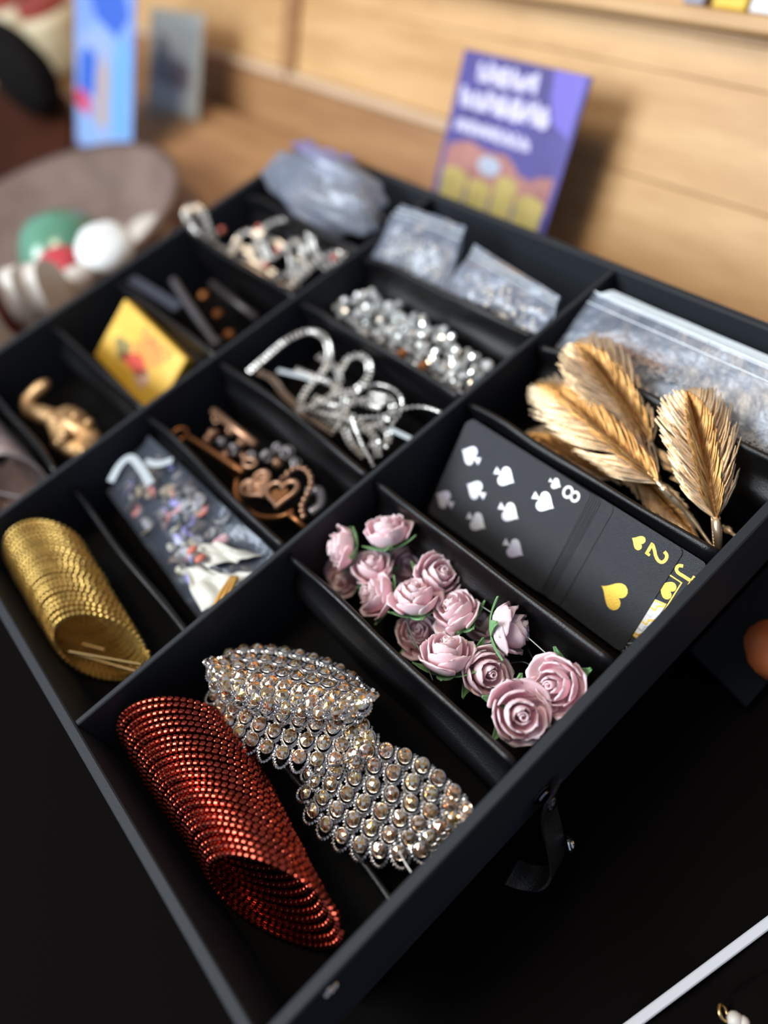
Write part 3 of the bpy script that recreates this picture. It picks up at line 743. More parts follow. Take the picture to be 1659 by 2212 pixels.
frond(spray, at(1540, 1090, -0.036), at(1425, 950, -0.030), 0.0110, 90, 0.002)
stm = MB()
stm.tube(smooth_path([at(1546, 1120, -0.017), at(1550, 1150, -0.020), at(1552, 1178, -0.026), at(1550, 1196, -0.032)], 12), [0.0017, 0.0021, 0.0022, 0.0022, 0.0021, 0.0021, 0.002, 0.0019, 0.0018, 0.0017, 0.0015, 0.0013], 8)
stm.tube(smooth_path([at(1428, 1050, -0.014), at(1452, 1075, -0.018), at(1490, 1115, -0.026), at(1546, 1192, -0.032)], 14), [0.0019]*5 + [0.0014]*4 + [0.0009]*5, 7)
for k in range(9):
    c = at(1546 + 0.5*k, 1120 + 7*k, -0.0175 - 0.0014*k); stm.tube([c + 0.0021*np.array([math.cos(q), math.sin(q)*0.9, 0.15*math.sin(q)]) for q in np.linspace(0, 2*PI, 12, endpoint=False)], 0.0004, 4, closed=True)
part('main_stem', stm, needlem, spray, smooth=True)
tw = MB().tube(smooth_path([at(1562, 1136, -0.028), at(1578, 1150, -0.026), at(1592, 1160, -0.024)], 8), [0.001, 0.001, 0.0022, 0.0022, 0.0012, 0.001, 0.001, 0.0009], 7)
part('side_twig', tw, needlem, spray, smooth=True)

# ------------------------------------------------------------------ plastic bags
def bag_sheet(Q, nu=18, nv=22, wob=0.001, seed=0, bulge=0.0):
    """Q: four corners (near low, far low, near high, far high) -> wavy sheet"""
    a, b, c, d = [np.array(q, float) for q in Q]; n = np.cross(b-a, c-a); n /= np.linalg.norm(n); n *= np.sign(n[2]) or 1
    P = []
    for i in range(nu):
        u = i/(nu-1); r = []
        for j in range(nv):
            v = j/(nv-1); p = (a*(1-v)+b*v)*(1-u) + (c*(1-v)+d*v)*u
            wv_ = wob*(math.sin(11*u+7*v+seed) + 0.7*math.sin(17*v-5*u+2*seed) + 0.5*math.sin(29*v+13*u+seed))
            r.append(p + n*(wv_ + bulge*math.sin(PI*u)*math.sin(PI*v)))
        P.append(r)
    return np.array(P), n
def squiggles(mb, P, n, count, r, size, off):
    nu, nv = P.shape[:2]
    for k in range(count):
        i = rng.integers(2, nu-2); j = rng.integers(1, nv-1); c = P[i, j] + n*off
        e1 = P[i+1, j] - P[i, j]; e1 /= np.linalg.norm(e1); e2 = np.cross(n, e1); ph = rng.uniform(0, 6)
        mb.tube([c + e1*size*rng.uniform(.5, 1)*math.cos(ph + 0.9*q) + e2*size*rng.uniform(.5, 1)*math.sin(ph + 0.9*q) for q in range(5)], r, 4)
lacem = M('silver_white_lace', (0.40, 0.41, 0.41), 0.5, 0.1); lacep = M('blush_lace', (0.42, 0.29, 0.23), 0.5, 0.1)
zb = [zt - 0.030, zt - 0.010]
for k in range(9):
    h = k*0.0011 + (0.002 if k == 8 else 0); sx = 0.0027*k
    lab = 'clear flat plastic bag, %s of the right corner bag stack' % ['lowest', 'second from the bottom', 'third from the bottom', 'fourth from the bottom', 'middle one', 'fourth from the top', 'third from the top', 'second from the top', ''][k]
    if k == 8: lab = 'topmost clear plastic bag of the stack, blush and silver lace showing inside'
    top = k == 8
    Q = [(0.2505, 0.088, zb[0]+h), (0.2505, 0.2425, zb[0]+h), (0.3090 - sx, 0.088, zb[1]+h*1.5), (0.3090 - sx, 0.2425 - 0.0006*k, zb[1]+h*1.5)]
    P, n = bag_sheet(Q, 20, 30, 0.00025, 1.0)
    t = thing('zip_bag', lab, 'bag', (0.278, 0.165, zb[0]+h-0.004), 'clear bags stacked in the right corner compartment')
    part('film', MB().grid(P), filmm if top else filmt, t, smooth=True)
    part('edge_seal', MB().tube(P[-1], 0.0005, 4), zipm, t)
    if top:
        zz = MB(); zz.tube(P[-4] + n*0.0004, 0.0004, 4); zz.tube(P[:, 14] + n*0.0003, 0.0003, 4); part('seam', zz, zipm, t)
        l1 = MB(); l2 = MB()
        def strip(mb, pts, wdt, cnt, r, z):
            c = smooth_path([on_plane(x, y, np.array(Q[0]) - n*0.0010, n) for x, y in pts], cnt)
            for p in c:
                for q in range(3):
                    o = p + np.array([rng.normal(0, wdt), rng.normal(0, wdt), rng.normal(0, 0.0003)]); ph = rng.uniform(0, 6)
                    mb.tube([o + 0.0022*np.array([math.cos(ph+.9*e), math.sin(ph+.9*e), 0]) for e in range(5)], r, 3)
        strip(l1, [(1285, 725), (1330, 735), (1380, 765), (1435, 785)], 0.0035, 90, 0.0003, -0.016)
        strip(l2, [(1385, 810), (1430, 800), (1490, 830), (1540, 870), (1570, 910), (1600, 935), (1650, 950)], 0.0022, 110, 0.0003, -0.016)
        strip(l2, [(1640, 945), (1655, 960), (1670, 980)], 0.0022, 20, 0.0003, -0.016)
        part('blush_lace', l1, lacep, t, stuff=True); part('silver_lace', l2, lacem, t, stuff=True)
def bag(Q, label, content, cr, seed, bulge, film_=None, name='zip_bag'):
    P, n = bag_sheet(Q, 20, 26, 0.0012, seed, bulge); P2, _ = bag_sheet(Q, 20, 26, 0.0008, seed+3, -bulge*0.5)
    c = P.reshape(-1, 3).mean(0); t = thing(name, label, 'bag', (c[0], c[1], P2[..., 2].min()))
    part('film', MB().grid(P), film_ or filmb, t, smooth=True); part('film', MB().grid(P2 - n*0.003), filmm, t, smooth=True)
    part('zip_strip', MB().tube(P[-3] + n*0.0006, 0.0008, 5).tube(P[-5] + n*0.0006, 0.0006, 5), zipm, t)
    return t, P, n
def crystals_in(t, P, n, count, r, ilo, ihi, jlo, jhi, off, mat=None):
    mb = MB()
    for k in range(count):
        i = rng.integers(ilo, ihi); j = rng.integers(jlo, jhi)
        mb.ball(P[i, j] + n*(off + rng.normal(0, 0.001)) + rng.normal(0, 0.0015, 3), r*rng.uniform(.7, 1.2), 6, 4)
    part('silver_chain_heap', mb, mat or chainmetal, t, stuff=True)
t, P, n = bag([(0.2500, 0.335, zt-0.012), (0.2480, 0.4125, zt-0.010), (0.2900, 0.350, zt+0.012), (0.2860, 0.4135, zt+0.012)], 'hazy plastic bag of silver chain standing tallest in the middle of the right hand row', 0, 0, 0.3, 0.006)
crystals_in(t, P, n, 150, 0.0016, 2, 11, 3, 22, -0.003)
t, P, n = bag([(0.2520, 0.2505, zt-0.014), (0.2500, 0.338, zt-0.012), (0.2760, 0.2560, zt+0.003), (0.2860, 0.338, zt+0.004)], 'hazy plastic bag of silver beads lying in front of the tallest bag', 0, 0, 1.7, 0.006)
crystals_in(t, P, n, 110, 0.0015, 2, 12, 3, 22, -0.003)
pt = thing('puffed_bag', 'puffed crinkled plastic bag of silver trinkets in the far corner compartment', 'bag', (0.281, 0.50, zt-0.030))
def lump(c, r, nu, nv, amp, seed):
    P = []
    for i in range(nv+1):
        th_ = PI*i/nv; row = []
        for j in range(nu):
            ph = 2*PI*j/nu; d = np.array([math.sin(th_)*math.cos(ph), math.sin(th_)*math.sin(ph), math.cos(th_)])
            k = 1 + amp*(math.sin(5*d[0]+4*d[1]+seed) + 0.7*math.sin(9*d[1]-6*d[2]+2*seed) + 0.45*math.sin(15*d[0]+11*d[2]+seed))
            row.append(np.array(c) + d*np.array(r)*k)
        P.append(row)
    return np.array(P)
part('film', MB().grid(lump((0.278, 0.503, zt+0.001), (0.028, 0.067, 0.026), 48, 28, 0.085, 0.4), closed_v=True), filmb, pt, smooth=True)
mb = MB()
for k in range(170):
    d = rng.normal(0, 1, 3); d /= np.linalg.norm(d); mb.ball(np.array([0.280, 0.490, zt-0.006]) + d*np.array([0.021, 0.055, 0.013])*rng.uniform(.6, 1), 0.0020*rng.uniform(.7, 1.3), 6, 4)
part('silver_chain_heap', mb, chainmetal, pt, stuff=True)
violet = M('iridescent_violet_foil', (0.30, 0.28, 0.60), 0.3, 0.3); blueg = M('blue_grey_foil', (0.16, 0.18, 0.30), 0.35, 0.3)
P, n = bag_sheet([(0.282, 0.494, zt+0.025), (0.284, 0.548, zt+0.025), (0.306, 0.488, zt+0.016), (0.306, 0.556, zt+0.016)], 8, 8, 0.0015, 2.0)
part('violet_label', MB().sheet(P, 0.0005), violet, pt, smooth=True)

# ------------------------------------------------------------------ rhinestone chains and loose crystals
cb = MB().ball((0, 0, 0), (1.35*mm, 1.25*mm, 1.25*mm), 6, 4); CRY = mesh('crystal', cb, chainmetal)
ck = MB().ball((0, 0, 0), (1.35*mm, 1.25*mm, 1.25*mm), 6, 4)
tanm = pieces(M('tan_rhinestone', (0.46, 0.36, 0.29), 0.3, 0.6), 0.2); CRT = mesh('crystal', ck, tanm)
def chain(px, z, label, group, sp_=3.3*mm, me=None, s=1.0, double=False, cat='chain', name='rhinestone_chain', zs=None):
    pts = [at(x, y, (z if zs is None else zs[i])) for i, (x, y) in enumerate(px)]
    L = path_len(smooth_path(pts, 80)); n = max(4, int(L/(sp_*s))); c = smooth_path(pts, n)
    t = thing(name, label, cat, (c[:, 0].mean(), c[:, 1].mean(), c[:, 2].min()-0.002), group); off = np.array(t.location)
    for i, p in enumerate(c):
        d = c[min(i+1, n-1)] - c[max(i-1, 0)]; d /= np.linalg.norm(d); Rm = frame(np.cross(d, (0.1, 0.2, 1)), d)
        if double:
            sd = np.cross(d, (0, 0, 1)); sd /= np.linalg.norm(sd)
            for q in (-1, 1): inst('crystal', me or CRY, t, mat4(Rm, p - off + sd*q*1.5*mm*s, s))
        else: inst('crystal', me or CRY, t, mat4(Rm, p - off, s))
    part('wire', MB().tube(c, 0.0005*s, 4), silverwire, t)
    return t
G1 = 'rhinestone chains heaped in the middle compartment'
chain([(540, 802), (575, 772), (620, 735), (665, 716), (700, 728), (712, 765), (700, 800), (672, 830), (652, 862), (648, 890)], -0.012, 'rhinestone chain making the big far loop of the heap', G1, double=True)
chain([(735, 802), (752, 775), (778, 768), (797, 785), (795, 815), (768, 842), (728, 852), (690, 868), (655, 886)], -0.016, 'rhinestone chain making the small loop right of the big one', G1, double=True)
chain([(722, 930), (738, 905), (752, 880), (765, 855), (785, 838), (815, 830), (848, 840), (868, 862), (866, 890), (848, 915)], -0.014, 'rhinestone chain crossing the middle of the heap and hooking down at the right', G1)
chain([(950, 890), (920, 880), (885, 880), (850, 892), (815, 900), (780, 902)], -0.010, 'straight rhinestone chain end pointing right', G1)
chain([(762, 905), (772, 935), (786, 968), (796, 985), (806, 1006)], -0.014, 'rhinestone chain end hanging toward the near divider', G1)
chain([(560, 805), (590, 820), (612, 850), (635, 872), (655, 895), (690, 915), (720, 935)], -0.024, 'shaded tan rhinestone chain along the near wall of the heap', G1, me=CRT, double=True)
chain([(680, 860), (720, 875), (760, 872), (800, 862), (830, 870)], -0.018, 'rhinestone chain lying across the middle of the heap', G1, double=True)
chain([(700, 900), (740, 925), (775, 930), (810, 920), (840, 935), (830, 965), (800, 960)], -0.026, 'rhinestone chain low in the right part of the heap', G1, double=True)
for i, (p, q, z) in enumerate([((600, 800), (672, 818), -0.020), ((842, 926), (888, 948), -0.018)]):
    A_ = at(*p, z); B_ = at(*q, z); ez = np.array([0, 0, 1.0]); ex = (B_-A_)/np.linalg.norm(B_-A_); ey = np.cross(ez, ex)
    solo('hair_clip', MB().obox((A_+B_)/2, (np.linalg.norm(B_-A_)/2, 0.0016, 0.0006), np.stack([ex, ey, ez], 1), 0.0003), zipm, ['flat pale clip bar inside the big chain loop', 'flat pale clip bar at the right end of the chain heap'][i], 'clip', 'pale clip bars')
for i, px in enumerate([[(640, 800), (680, 815), (720, 830), (745, 860), (740, 895)], [(800, 850), (835, 858), (850, 880), (835, 905), (800, 920)], [(720, 890), (760, 900), (790, 925), (812, 950), (816, 985)], [(660, 880), (700, 892), (735, 900), (770, 915)], [(690, 770), (720, 790), (735, 820), (720, 850)], [(755, 850), (785, 870), (820, 880)], [(745, 930), (760, 960), (785, 985)]]):
    chain(px, -0.020 - 0.001*(i % 3), ['rhinestone chain tangled under the big loop', 'rhinestone chain curl at the right of the heap', 'rhinestone chain running to the near right end of the heap', 'rhinestone chain tangled in the near middle of the heap', 'rhinestone chain between the two loops', 'short rhinestone chain in the heart of the heap', 'rhinestone chain beside the hanging end'][i], G1, double=True)
G2 = 'hair vines heaped in the far compartment'
V_ = dict(cat='hair vine', name='hair_vine')
chain([(500, 556), (470, 535), (440, 515), (415, 490), (402, 458), (416, 444), (438, 460), (448, 490), (462, 515)], -0.010, 'rhinestone hair vine whose leaf shaped end rises over the far left rim', G2, double=True, s=1.25, zs=[-0.02, -0.016, -0.010, -0.002, 0.004, 0.004, 0.002, -0.004, -0.012], **V_)
chain([(500, 548), (516, 512), (540, 500), (560, 512), (572, 540), (580, 560)], -0.014, 'rhinestone hair vine making the first arch from the left', G2, double=True, s=1.1, **V_)
chain([(548, 540), (565, 500), (590, 480), (625, 474), (655, 478), (670, 505), (676, 535), (690, 560)], -0.010, 'rhinestone hair vine making the widest arch of the heap', G2, double=True, s=1.1, **V_)
chain([(560, 580), (590, 556), (616, 536), (640, 520), (656, 545), (650, 580), (640, 618)], -0.016, 'rhinestone hair vine crossing under the widest arch', G2, double=True, s=1.1, **V_)
chain([(625, 618), (650, 590), (685, 566), (715, 548), (742, 546), (730, 562), (700, 580)], -0.012, 'rhinestone hair vine at the right end of the heap', G2, double=True, s=1.1, **V_)
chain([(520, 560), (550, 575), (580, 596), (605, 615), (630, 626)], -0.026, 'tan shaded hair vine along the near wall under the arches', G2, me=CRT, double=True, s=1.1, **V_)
for i, px in enumerate([[(500, 566), (530, 556), (565, 572), (590, 590)], [(588, 606), (618, 592), (650, 600), (668, 585)], [(572, 515), (600, 525), (628, 552), (632, 585)], [(650, 556), (676, 575), (702, 566), (722, 545)], [(478, 548), (508, 530), (540, 545), (556, 560)], [(600, 495), (630, 500), (648, 525)]]):
    chain(px, -0.022, ['hair vine low at the left of the heap', 'hair vine low at the near edge of the heap', 'hair vine between the two arches', 'hair vine low at the right of the heap', 'hair vine at the foot of the first arch', 'short hair vine under the top of the widest arch'][i], G2, double=True, s=1.1, **V_)
coral = M('coral_bead', (0.55, 0.13, 0.10), 0.4)
for i, (x, y) in enumerate([(480, 497), (560, 492), (600, 540), (575, 574), (722, 556)]):
    solo('coral_bead', MB().ball(at(x, y, -0.010), 0.0028, 10, 7), coral, ['coral bead beside the leaf shaped vine end', 'coral bead on top of the first arch', 'coral bead under the widest arch', 'coral bead near the near wall of the heap', 'coral bead at the right end of the hair vines'][i], 'bead', 'coral beads among the hair vines', smooth=True)
lb_ = MB().lathe([(0, -3.0*mm), (1.6*mm, -2.5*mm), (3.1*mm, -0.9*mm), (3.1*mm, 0.9*mm), (1.6*mm, 2.5*mm), (0, 3.0*mm)], 8); LC = mesh('crystal_bead', lb_, crystal)
POLY = [(722, 668), (755, 640), (800, 630), (860, 648), (905, 655), (955, 675), (985, 700), (975, 735), (1000, 755), (1062, 782), (1068, 805), (1040, 838), (1000, 856), (960, 838), (900, 806), (840, 768), (770, 712)]
def inpoly(x, y, P):
    c = False; j = len(P)-1
    for i in range(len(P)):
        if (P[i][1] > y) != (P[j][1] > y) and x < (P[j][0]-P[i][0])*(y-P[i][1])/(P[j][1]-P[i][1]) + P[i][0]: c = not c
        j = i
    return c
placed = []
for layer, z in enumerate((-0.026, -0.019, -0.012)):
    tries = 0
    while tries < 700 and len(placed) < 150:
        tries += 1; x = rng.uniform(715, 1075); y = rng.uniform(625, 860)
        if not inpoly(x, y, POLY): continue
        if layer == 2 and rng.random() > 0.6: continue
        p = at(x, y, z + rng.normal(0, 0.001))
        if p[0] < 0.1842 or p[0] > 0.2315 or p[1] < 0.2535 or p[1] > 0.411: continue
        if all(np.linalg.norm(p-q) > 0.0062 for q in placed): placed.append(p)
for i, p in enumerate(placed):
    o = bpy.data.objects.new('crystal_bead', LC); C.objects.link(o)
    o.matrix_world = mat4(np.array(Euler(rng.uniform(0, 6, 3)).to_matrix()), p, rng.uniform(.85, 1.15))
    tag(o, 'loose clear crystal bead in the sparkling heap between chains and bags', 'bead', 'loose crystal beads in the heap')
amber = M('amber_glass', (0.36, 0.12, 0.02), 0.2)
for i, (x, y) in enumerate([(868, 764), (912, 792)]):
    solo('amber_bead', MB().ball(at(x, y, -0.014), (0.0045, 0.003, 0.003), 10, 7), amber, ['amber bead at the near edge of the crystal heap, the left of two', 'amber bead at the near edge of the crystal heap, the right of two'][i], 'bead', 'amber beads', smooth=True)

# ------------------------------------------------------------------ bronze keys, hearts and chain
bronze = M('aged_bronze', (0.40, 0.215, 0.125), 0.38, 0.75, var=(300, (0.46, 0.27, 0.17), (1, 1, 1))); bronzeo = M('orange_bronze', (0.42, 0.17, 0.06), 0.36, 0.8); pewter = M('dull_pewter', (0.30, 0.28, 0.29), 0.35, 0.7)
kt = thing('bronze_key', 'long orange bronze key lying along the near wall of the trinket compartment', 'key', at(455, 985, -0.034))
part('shaft', MB().tube(smooth_path([at(400, 940, -0.022), at(430, 958, -0.021), at(520, 1016, -0.020)], 12), 0.0020, 8).ball(at(522, 1017, -0.020), 0.0026), bronzeo, kt, smooth=True)
bc = at(388, 938, -0.024)
part('bow', MB().tube([bc + 0.0055*np.array([math.cos(q), math.sin(q), 0]) for q in np.linspace(0, 2*PI, 18, endpoint=False)], 0.0013, 6, closed=True), bronzeo, kt, smooth=True)
mb = MB()
for k, (x, y) in enumerate([(492, 1008), (506, 1017)]): mb.box(at(x, y, -0.030) - 0.002, at(x, y, -0.023) + 0.002, 0.0004)
part('bit', mb, bronzeo, kt)
def heart(cx, cy, z, s, rot, label, fill):
    c = at(cx, cy, z); e1 = np.array([math.cos(rot), math.sin(rot), 0.12]); e1 /= np.linalg.norm(e1); e2 = np.cross((0, 0, 1), e1); e2 /= np.linalg.norm(e2)
    t = thing('heart_pendant', label, 'pendant', c - np.array([0, 0, 0.003]), 'bronze heart pendants'); H = heart2d(s, 40)
    part('rim', MB().tube([c + e1*p[0] + e2*p[1] for p in H], 0.0016, 7, closed=True), bronze, t, smooth=True)
    if fill:
        mb = MB()
        for k in range(42):
            q = heart2d(s*0.8)[rng.integers(0, 36)]*rng.random(); o = c + e1*q[0] + e2*q[1]; ph = rng.uniform(0, 6)
            mb.tube([o + 0.0019*(e1*math.cos(ph+1.2*g) + e2*math.sin(ph+1.2*g)) for g in range(6)], 0.0006, 5, closed=True)
        part('filigree', mb, bronze, t)
    else:
        pl = MB().prism([tuple(q) for q in heart2d(s*0.55)], c - e2*0.002, e1, e2, np.cross(e1, e2), 0.0015); part('keyhole_plate', pl, bronzeo, t)
        part('bail', MB().tube([c + e2*s*0.55 + 0.0028*(e1*math.cos(q) + np.array([0, 0, 1])*math.sin(q)) for q in np.linspace(0, 2*PI, 12, endpoint=False)], 0.0008, 5, closed=True), bronze, t)
    return t
heart(556, 1052, -0.016, 0.0200, -0.2, 'round filigree heart pendant in aged bronze, left of the keyhole heart', True)
heart(606, 1068, -0.014, 0.0205, -0.9, 'bronze heart pendant with a small orange heart plate at its centre', False)
solo('bronze_ring', MB().tube(smooth_path([at(512, 1035, -0.022), at(510, 1068, -0.024), at(530, 1098, -0.025), at(565, 1116, -0.024), at(605, 1116, -0.022), at(634, 1104, -0.020)], 30), 0.0017, 7), bronzeo, 'open orange bronze hoop curving under the two hearts', 'ring', smooth=True)
solo('bronze_bar', MB().tube([at(622, 1108, -0.016), at(660, 1140, -0.020)], 0.0015, 7), bronzeo, 'short bronze bar below the keyhole heart', 'charm', smooth=True)
solo('bronze_bar', MB().tube([at(462, 888, -0.020), at(552, 960, -0.018)], 0.0028, 8), bronze, 'straight bronze bar at the far end of the trinket compartment', 'charm', smooth=True)
solo('bronze_link', MB().tube([at(540 + 14*math.cos(q), 1000 + 9*math.sin(q), -0.018) for q in np.linspace(0, 2*PI, 14, endpoint=False)], 0.0014, 6, closed=True), bronze, 'oval bronze link between the key and the hearts', 'charm', smooth=True)
BB = mesh('ball', MB().ball((0, 0, 0), 1.9*mm, 8, 6), bronze, smooth=True)
chain([(622, 1022), (640, 1010), (660, 1014), (672, 1032), (670, 1055), (660, 1075), (652, 1095), (656, 1115)], -0.016, 'bronze ball chain looping at the right of the hearts', None, sp_=3.6*mm, me=BB, name='ball_chain')
solo('coil_charm', MB().tube(smooth_path([at(662, 1062, -0.026), at(690, 1060, -0.026), at(694, 1090, -0.026), at(672, 1108, -0.026)], 20), 0.0030, 8), pewter, 'dull brown hoop in the right corner of the trinket compartment', 'charm', smooth=True)
for i, (x, y, r, mt) in enumerate([(462, 935, .0034, bronze), (480, 955, .003, pewter), (500, 930, .003, bronze), (505, 972, .0038, pewter), (525, 955, .003, bronze), (450, 950, .003, bronze), (545, 985, .003, pewter), (577, 985, .0034, pewter), (600, 968, .003, pewter), (622, 978, .0042, pewter), (600, 1000, .003, bronze), (640, 1000, .003, pewter), (530, 985, .003, bronze), (488, 985, .0034, bronze), (470, 905, .003, bronze)]):
    c = at(x, y, -0.026); mb = MB()
    for k in range(3):
        nrm = frame(rng.normal(0, 1, 3)); mb.tube([c + r*(nrm[:, 0]*math.cos(q) + nrm[:, 1]*math.sin(q)) for q in np.linspace(0, 2*PI, 10, endpoint=False)], 0.0009, 5, closed=True)
    solo('filigree_charm', mb, mt, 'small open %s wire charm in the tangled pile behind the hearts' % ('bronze' if mt is bronze else 'grey'), 'charm', '%s filigree charms behind the hearts' % ('bronze' if mt is bronze else 'grey'), smooth=True)

# ------------------------------------------------------------------ bag of dried petals
pb_ = thing('zip_bag', 'clear bag of coloured dried petals with a bent milky zip strip', 'bag', (0.017, 0.335, zt-0.054))
Q = [(-0.0120, 0.2560, zt-0.030), (-0.0040, 0.4080, zt-0.032), (0.0430, 0.2530, zt-0.012), (0.0400, 0.4060, zt-0.014)]
P, n = bag_sheet(Q, 20, 26, 0.0014, 0.9, 0.006); P2, _ = bag_sheet(Q, 20, 26, 0.0009, 2.4, -0.006)
part('film', MB().grid(P), filmt, pb_, smooth=True); part('film', MB().grid(P2), filmt, pb_, smooth=True)
pc = {k: M(k, c, 0.6) for k, c in dict(violet_petal=(0.30, 0.27, 0.62), coral_petal=(0.52, 0.15, 0.11), cream_petal=(0.52, 0.49, 0.40), brown_petal=(0.13, 0.10, 0.085), tan_petal=(0.36, 0.28, 0.17), rose_petal=(0.66, 0.36, 0.38), grey_petal=(0.25, 0.24, 0.24)).items()}
wts = ['brown_petal']*8 + ['grey_petal']*4 + ['violet_petal']*4 + ['coral_petal']*3 + ['cream_petal']*3 + ['tan_petal']*4 + ['rose_petal']*1
for k in range(110):
    i = rng.integers(3, 18); j = rng.integers(6, 23); c = P[i, j]*0.6 + P2[i, j]*0.4 + rng.normal(0, 0.0008, 3); f = frame(n + rng.normal(0, .5, 3)); r = rng.uniform(.0018, .0040)
    g = np.array([[c + f[:, 0]*r*u*1.5 + f[:, 1]*r*v*(1-0.5*u*u) + f[:, 2]*r*0.5*u*u for v in (-1, 0, 1)] for u in (-1, -.3, .4, 1)])
    part('dried_petal', MB().sheet(g, 0.0004), pc[wts[int(rng.integers(0, len(wts)))]], pb_, smooth=True)
cream = M('cream_ribbon', (0.56, 0.56, 0.50), 0.5)
def ribbon3(pts, w_, th, up=(0, 0, 1)):
    c = smooth_path(pts, 24); g = []
    for i, p in enumerate(c):
        d = c[min(i+1, 23)] - c[max(i-1, 0)]; s = np.cross(d, up); s /= np.linalg.norm(s); g.append([p - s*w_/2, p + s*w_/2])
    return MB().sheet(np.array(g), th)
part('zip_strip', ribbon3([at(238, 1040, -0.016), at(258, 1005, -0.013), at(280, 988, -0.011), at(300, 1006, -0.011), at(325, 1045, -0.012)], 0.0055, 0.0008), zipm, pb_)
part('ribbon', ribbon3([at(312, 996, -0.014), at(340, 1002, -0.012), at(372, 994, -0.011)], 0.0050, 0.0006), zipm, pb_)
def crumple(pq, nm, amp, seed):
    a, b, c, d = [at(x, y, z) for x, y, z in pq]; g = []
    for i in range(14):
        u = i/13; row = []
        for j in range(18):
            v = j/17; q = (a*(1-v) + b*v)*(1-u) + (c*(1-v) + d*v)*u
            q = q + np.array([0.0012*math.sin(9*v+4*u+seed), 0.0016*math.sin(11*u+seed), amp*(math.sin(13*v+5*u+seed) + 0.8*math.sin(8*u-9*v+2*seed) + 0.5*math.sin(23*v+seed))])
            row.append(q)
        g.append(row)
    part(nm, MB().sheet(np.array(g), 0.0004), cream, pb_, smooth=True)
crumple([(400, 1196, -0.016), (470, 1172, -0.013), (452, 1222, -0.012), (565, 1196, -0.012)], 'crumpled_tissue', 0.0012, 0.5)
crumple([(395, 1225, -0.018), (470, 1235, -0.012), (440, 1325, -0.016), (548, 1240, -0.012)], 'crumpled_tissue', 0.0014, 2.1)
for x, y in ((415, 1188), (432, 1206), (424, 1200)):
    part('dried_petal', MB().ball(at(x, y, -0.0095), (0.0036, 0.0026, 0.0014), 8, 6), pc['coral_petal' if x != 424 else 'brown_petal'], pb_, smooth=True)
gl = MB()
for q in (0, 1, 2): gl.tube(smooth_path([at(462 + 9*q, 1312 - 3*q, -0.010), at(478 + 9*q, 1280, -0.009), at(502 + 5*q, 1246, -0.009)], 14), 0.0013, 6)
part('gold_cord', gl, M('gold_cord', (0.56, 0.32, 0.08), 0.4, 0.5), pb_, smooth=True)

# ------------------------------------------------------------------ far left compartments
yellow = M('yellow_card_box', (0.72, 0.40, 0.035), 0.45, var=(45, (0.78, 0.50, 0.07), (1, 1, 1)))
ex = np.array([0.84, -0.10, 0.53]); ex /= np.linalg.norm(ex); ey = np.array([0.02, 1.0, 0.15]); ey -= ex*(ey@ex); ey /= np.linalg.norm(ey); ez = np.cross(ex, ey)
yc = np.array([0.0780, 0.500, zt-0.0225])
yp = thing('card_box', 'yellow card box with red print leaning in the far left compartment', 'box', (0.085, 0.50, zt-0.05))
part('carton', MB().obox(yc - ez*0.0045, (0.0262, 0.0455, 0.0045), np.stack([ex, ey, ez], 1), 0.0008), yellow, yp)
red = M('red_print', (0.62, 0.055, 0.02), 0.5); org = M('orange_print', (0.75, 0.25, 0.03), 0.5); pink_ = M('pale_print', (0.68, 0.42, 0.28), 0.5); olive = M('olive_print', (0.22, 0.17, 0.04), 0.5)
def blob(cu, cv, ru, rv, mat, nm, seed=0):
    poly = [(cu + ru*math.cos(q)*(1+.25*math.sin(3*q+seed)), cv + rv*math.sin(q)*(1+.25*math.cos(2*q+seed))) for q in np.linspace(0, 2*PI, 22, endpoint=False)]
    part(nm, MB().prism(poly, yc, ex, ey, ez, 0.00015), mat, yp)
blob(0.008, -0.008, 0.009, 0.020, org, 'printed_figure', 1); blob(-0.006, 0.000, 0.007, 0.016, red, 'printed_figure', 2); blob(-0.010, -0.014, 0.007, 0.008, pink_, 'printed_figure', 3); blob(-0.004, 0.020, 0.008, 0.010, olive, 'printed_figure', 4)
lt = MB()
for k in range(5): ribbon(lt, [(0.0140, -0.030 + 0.0085*k), (0.0165, -0.026 + 0.0085*k), (0.0200, -0.0295 + 0.0085*k), (0.0215, -0.0255 + 0.0085*k)], 0.0024, yc, ex, ey, ez, 0.00016)
part('printed_band', lt, red, yp)
navy = M('blue_black_plastic', (0.045, 0.050, 0.068), 0.4); greyp = M('dark_grey_plastic', (0.060, 0.055, 0.060), 0.4); brownp = M('dark_brown_plastic', (0.030, 0.022, 0.022), 0.4)
A_, B_ = at(262, 590, -0.012), at(388, 668, -0.014); d = (B_-A_)/np.linalg.norm(B_-A_); sd = np.cross((0, 0, 1), d); sd /= np.linalg.norm(sd); up_ = np.cross(d, sd)
solo('comb_case', MB().obox((A_+B_)/2, (np.linalg.norm(B_-A_)/2, 0.0048, 0.0022), np.stack([d, sd, up_], 1), 0.0008), navy, 'flat blue black plastic case lying behind the yellow card box', 'case')
t = thing('grey_rod', 'dark grey plastic rod with a knob at its near end', 'rod', at(420, 675, -0.03)); pp = [at(375, 606, -0.010), at(420, 675, -0.016), at(466, 742, -0.022)]
part('rod', MB().tube(smooth_path(pp, 8), 0.0036, 8), greyp, t, smooth=True); part('knob', MB().ball(at(466, 742, -0.021), (0.0058, 0.0058, 0.005), 12, 8), greyp, t, smooth=True)
solo('brown_bar', MB().tube([at(458, 612, -0.020), at(556, 688, -0.024)], 0.0032, 8), brownp, 'dim brown plastic bar beside the grey rod', 'rod', smooth=True)
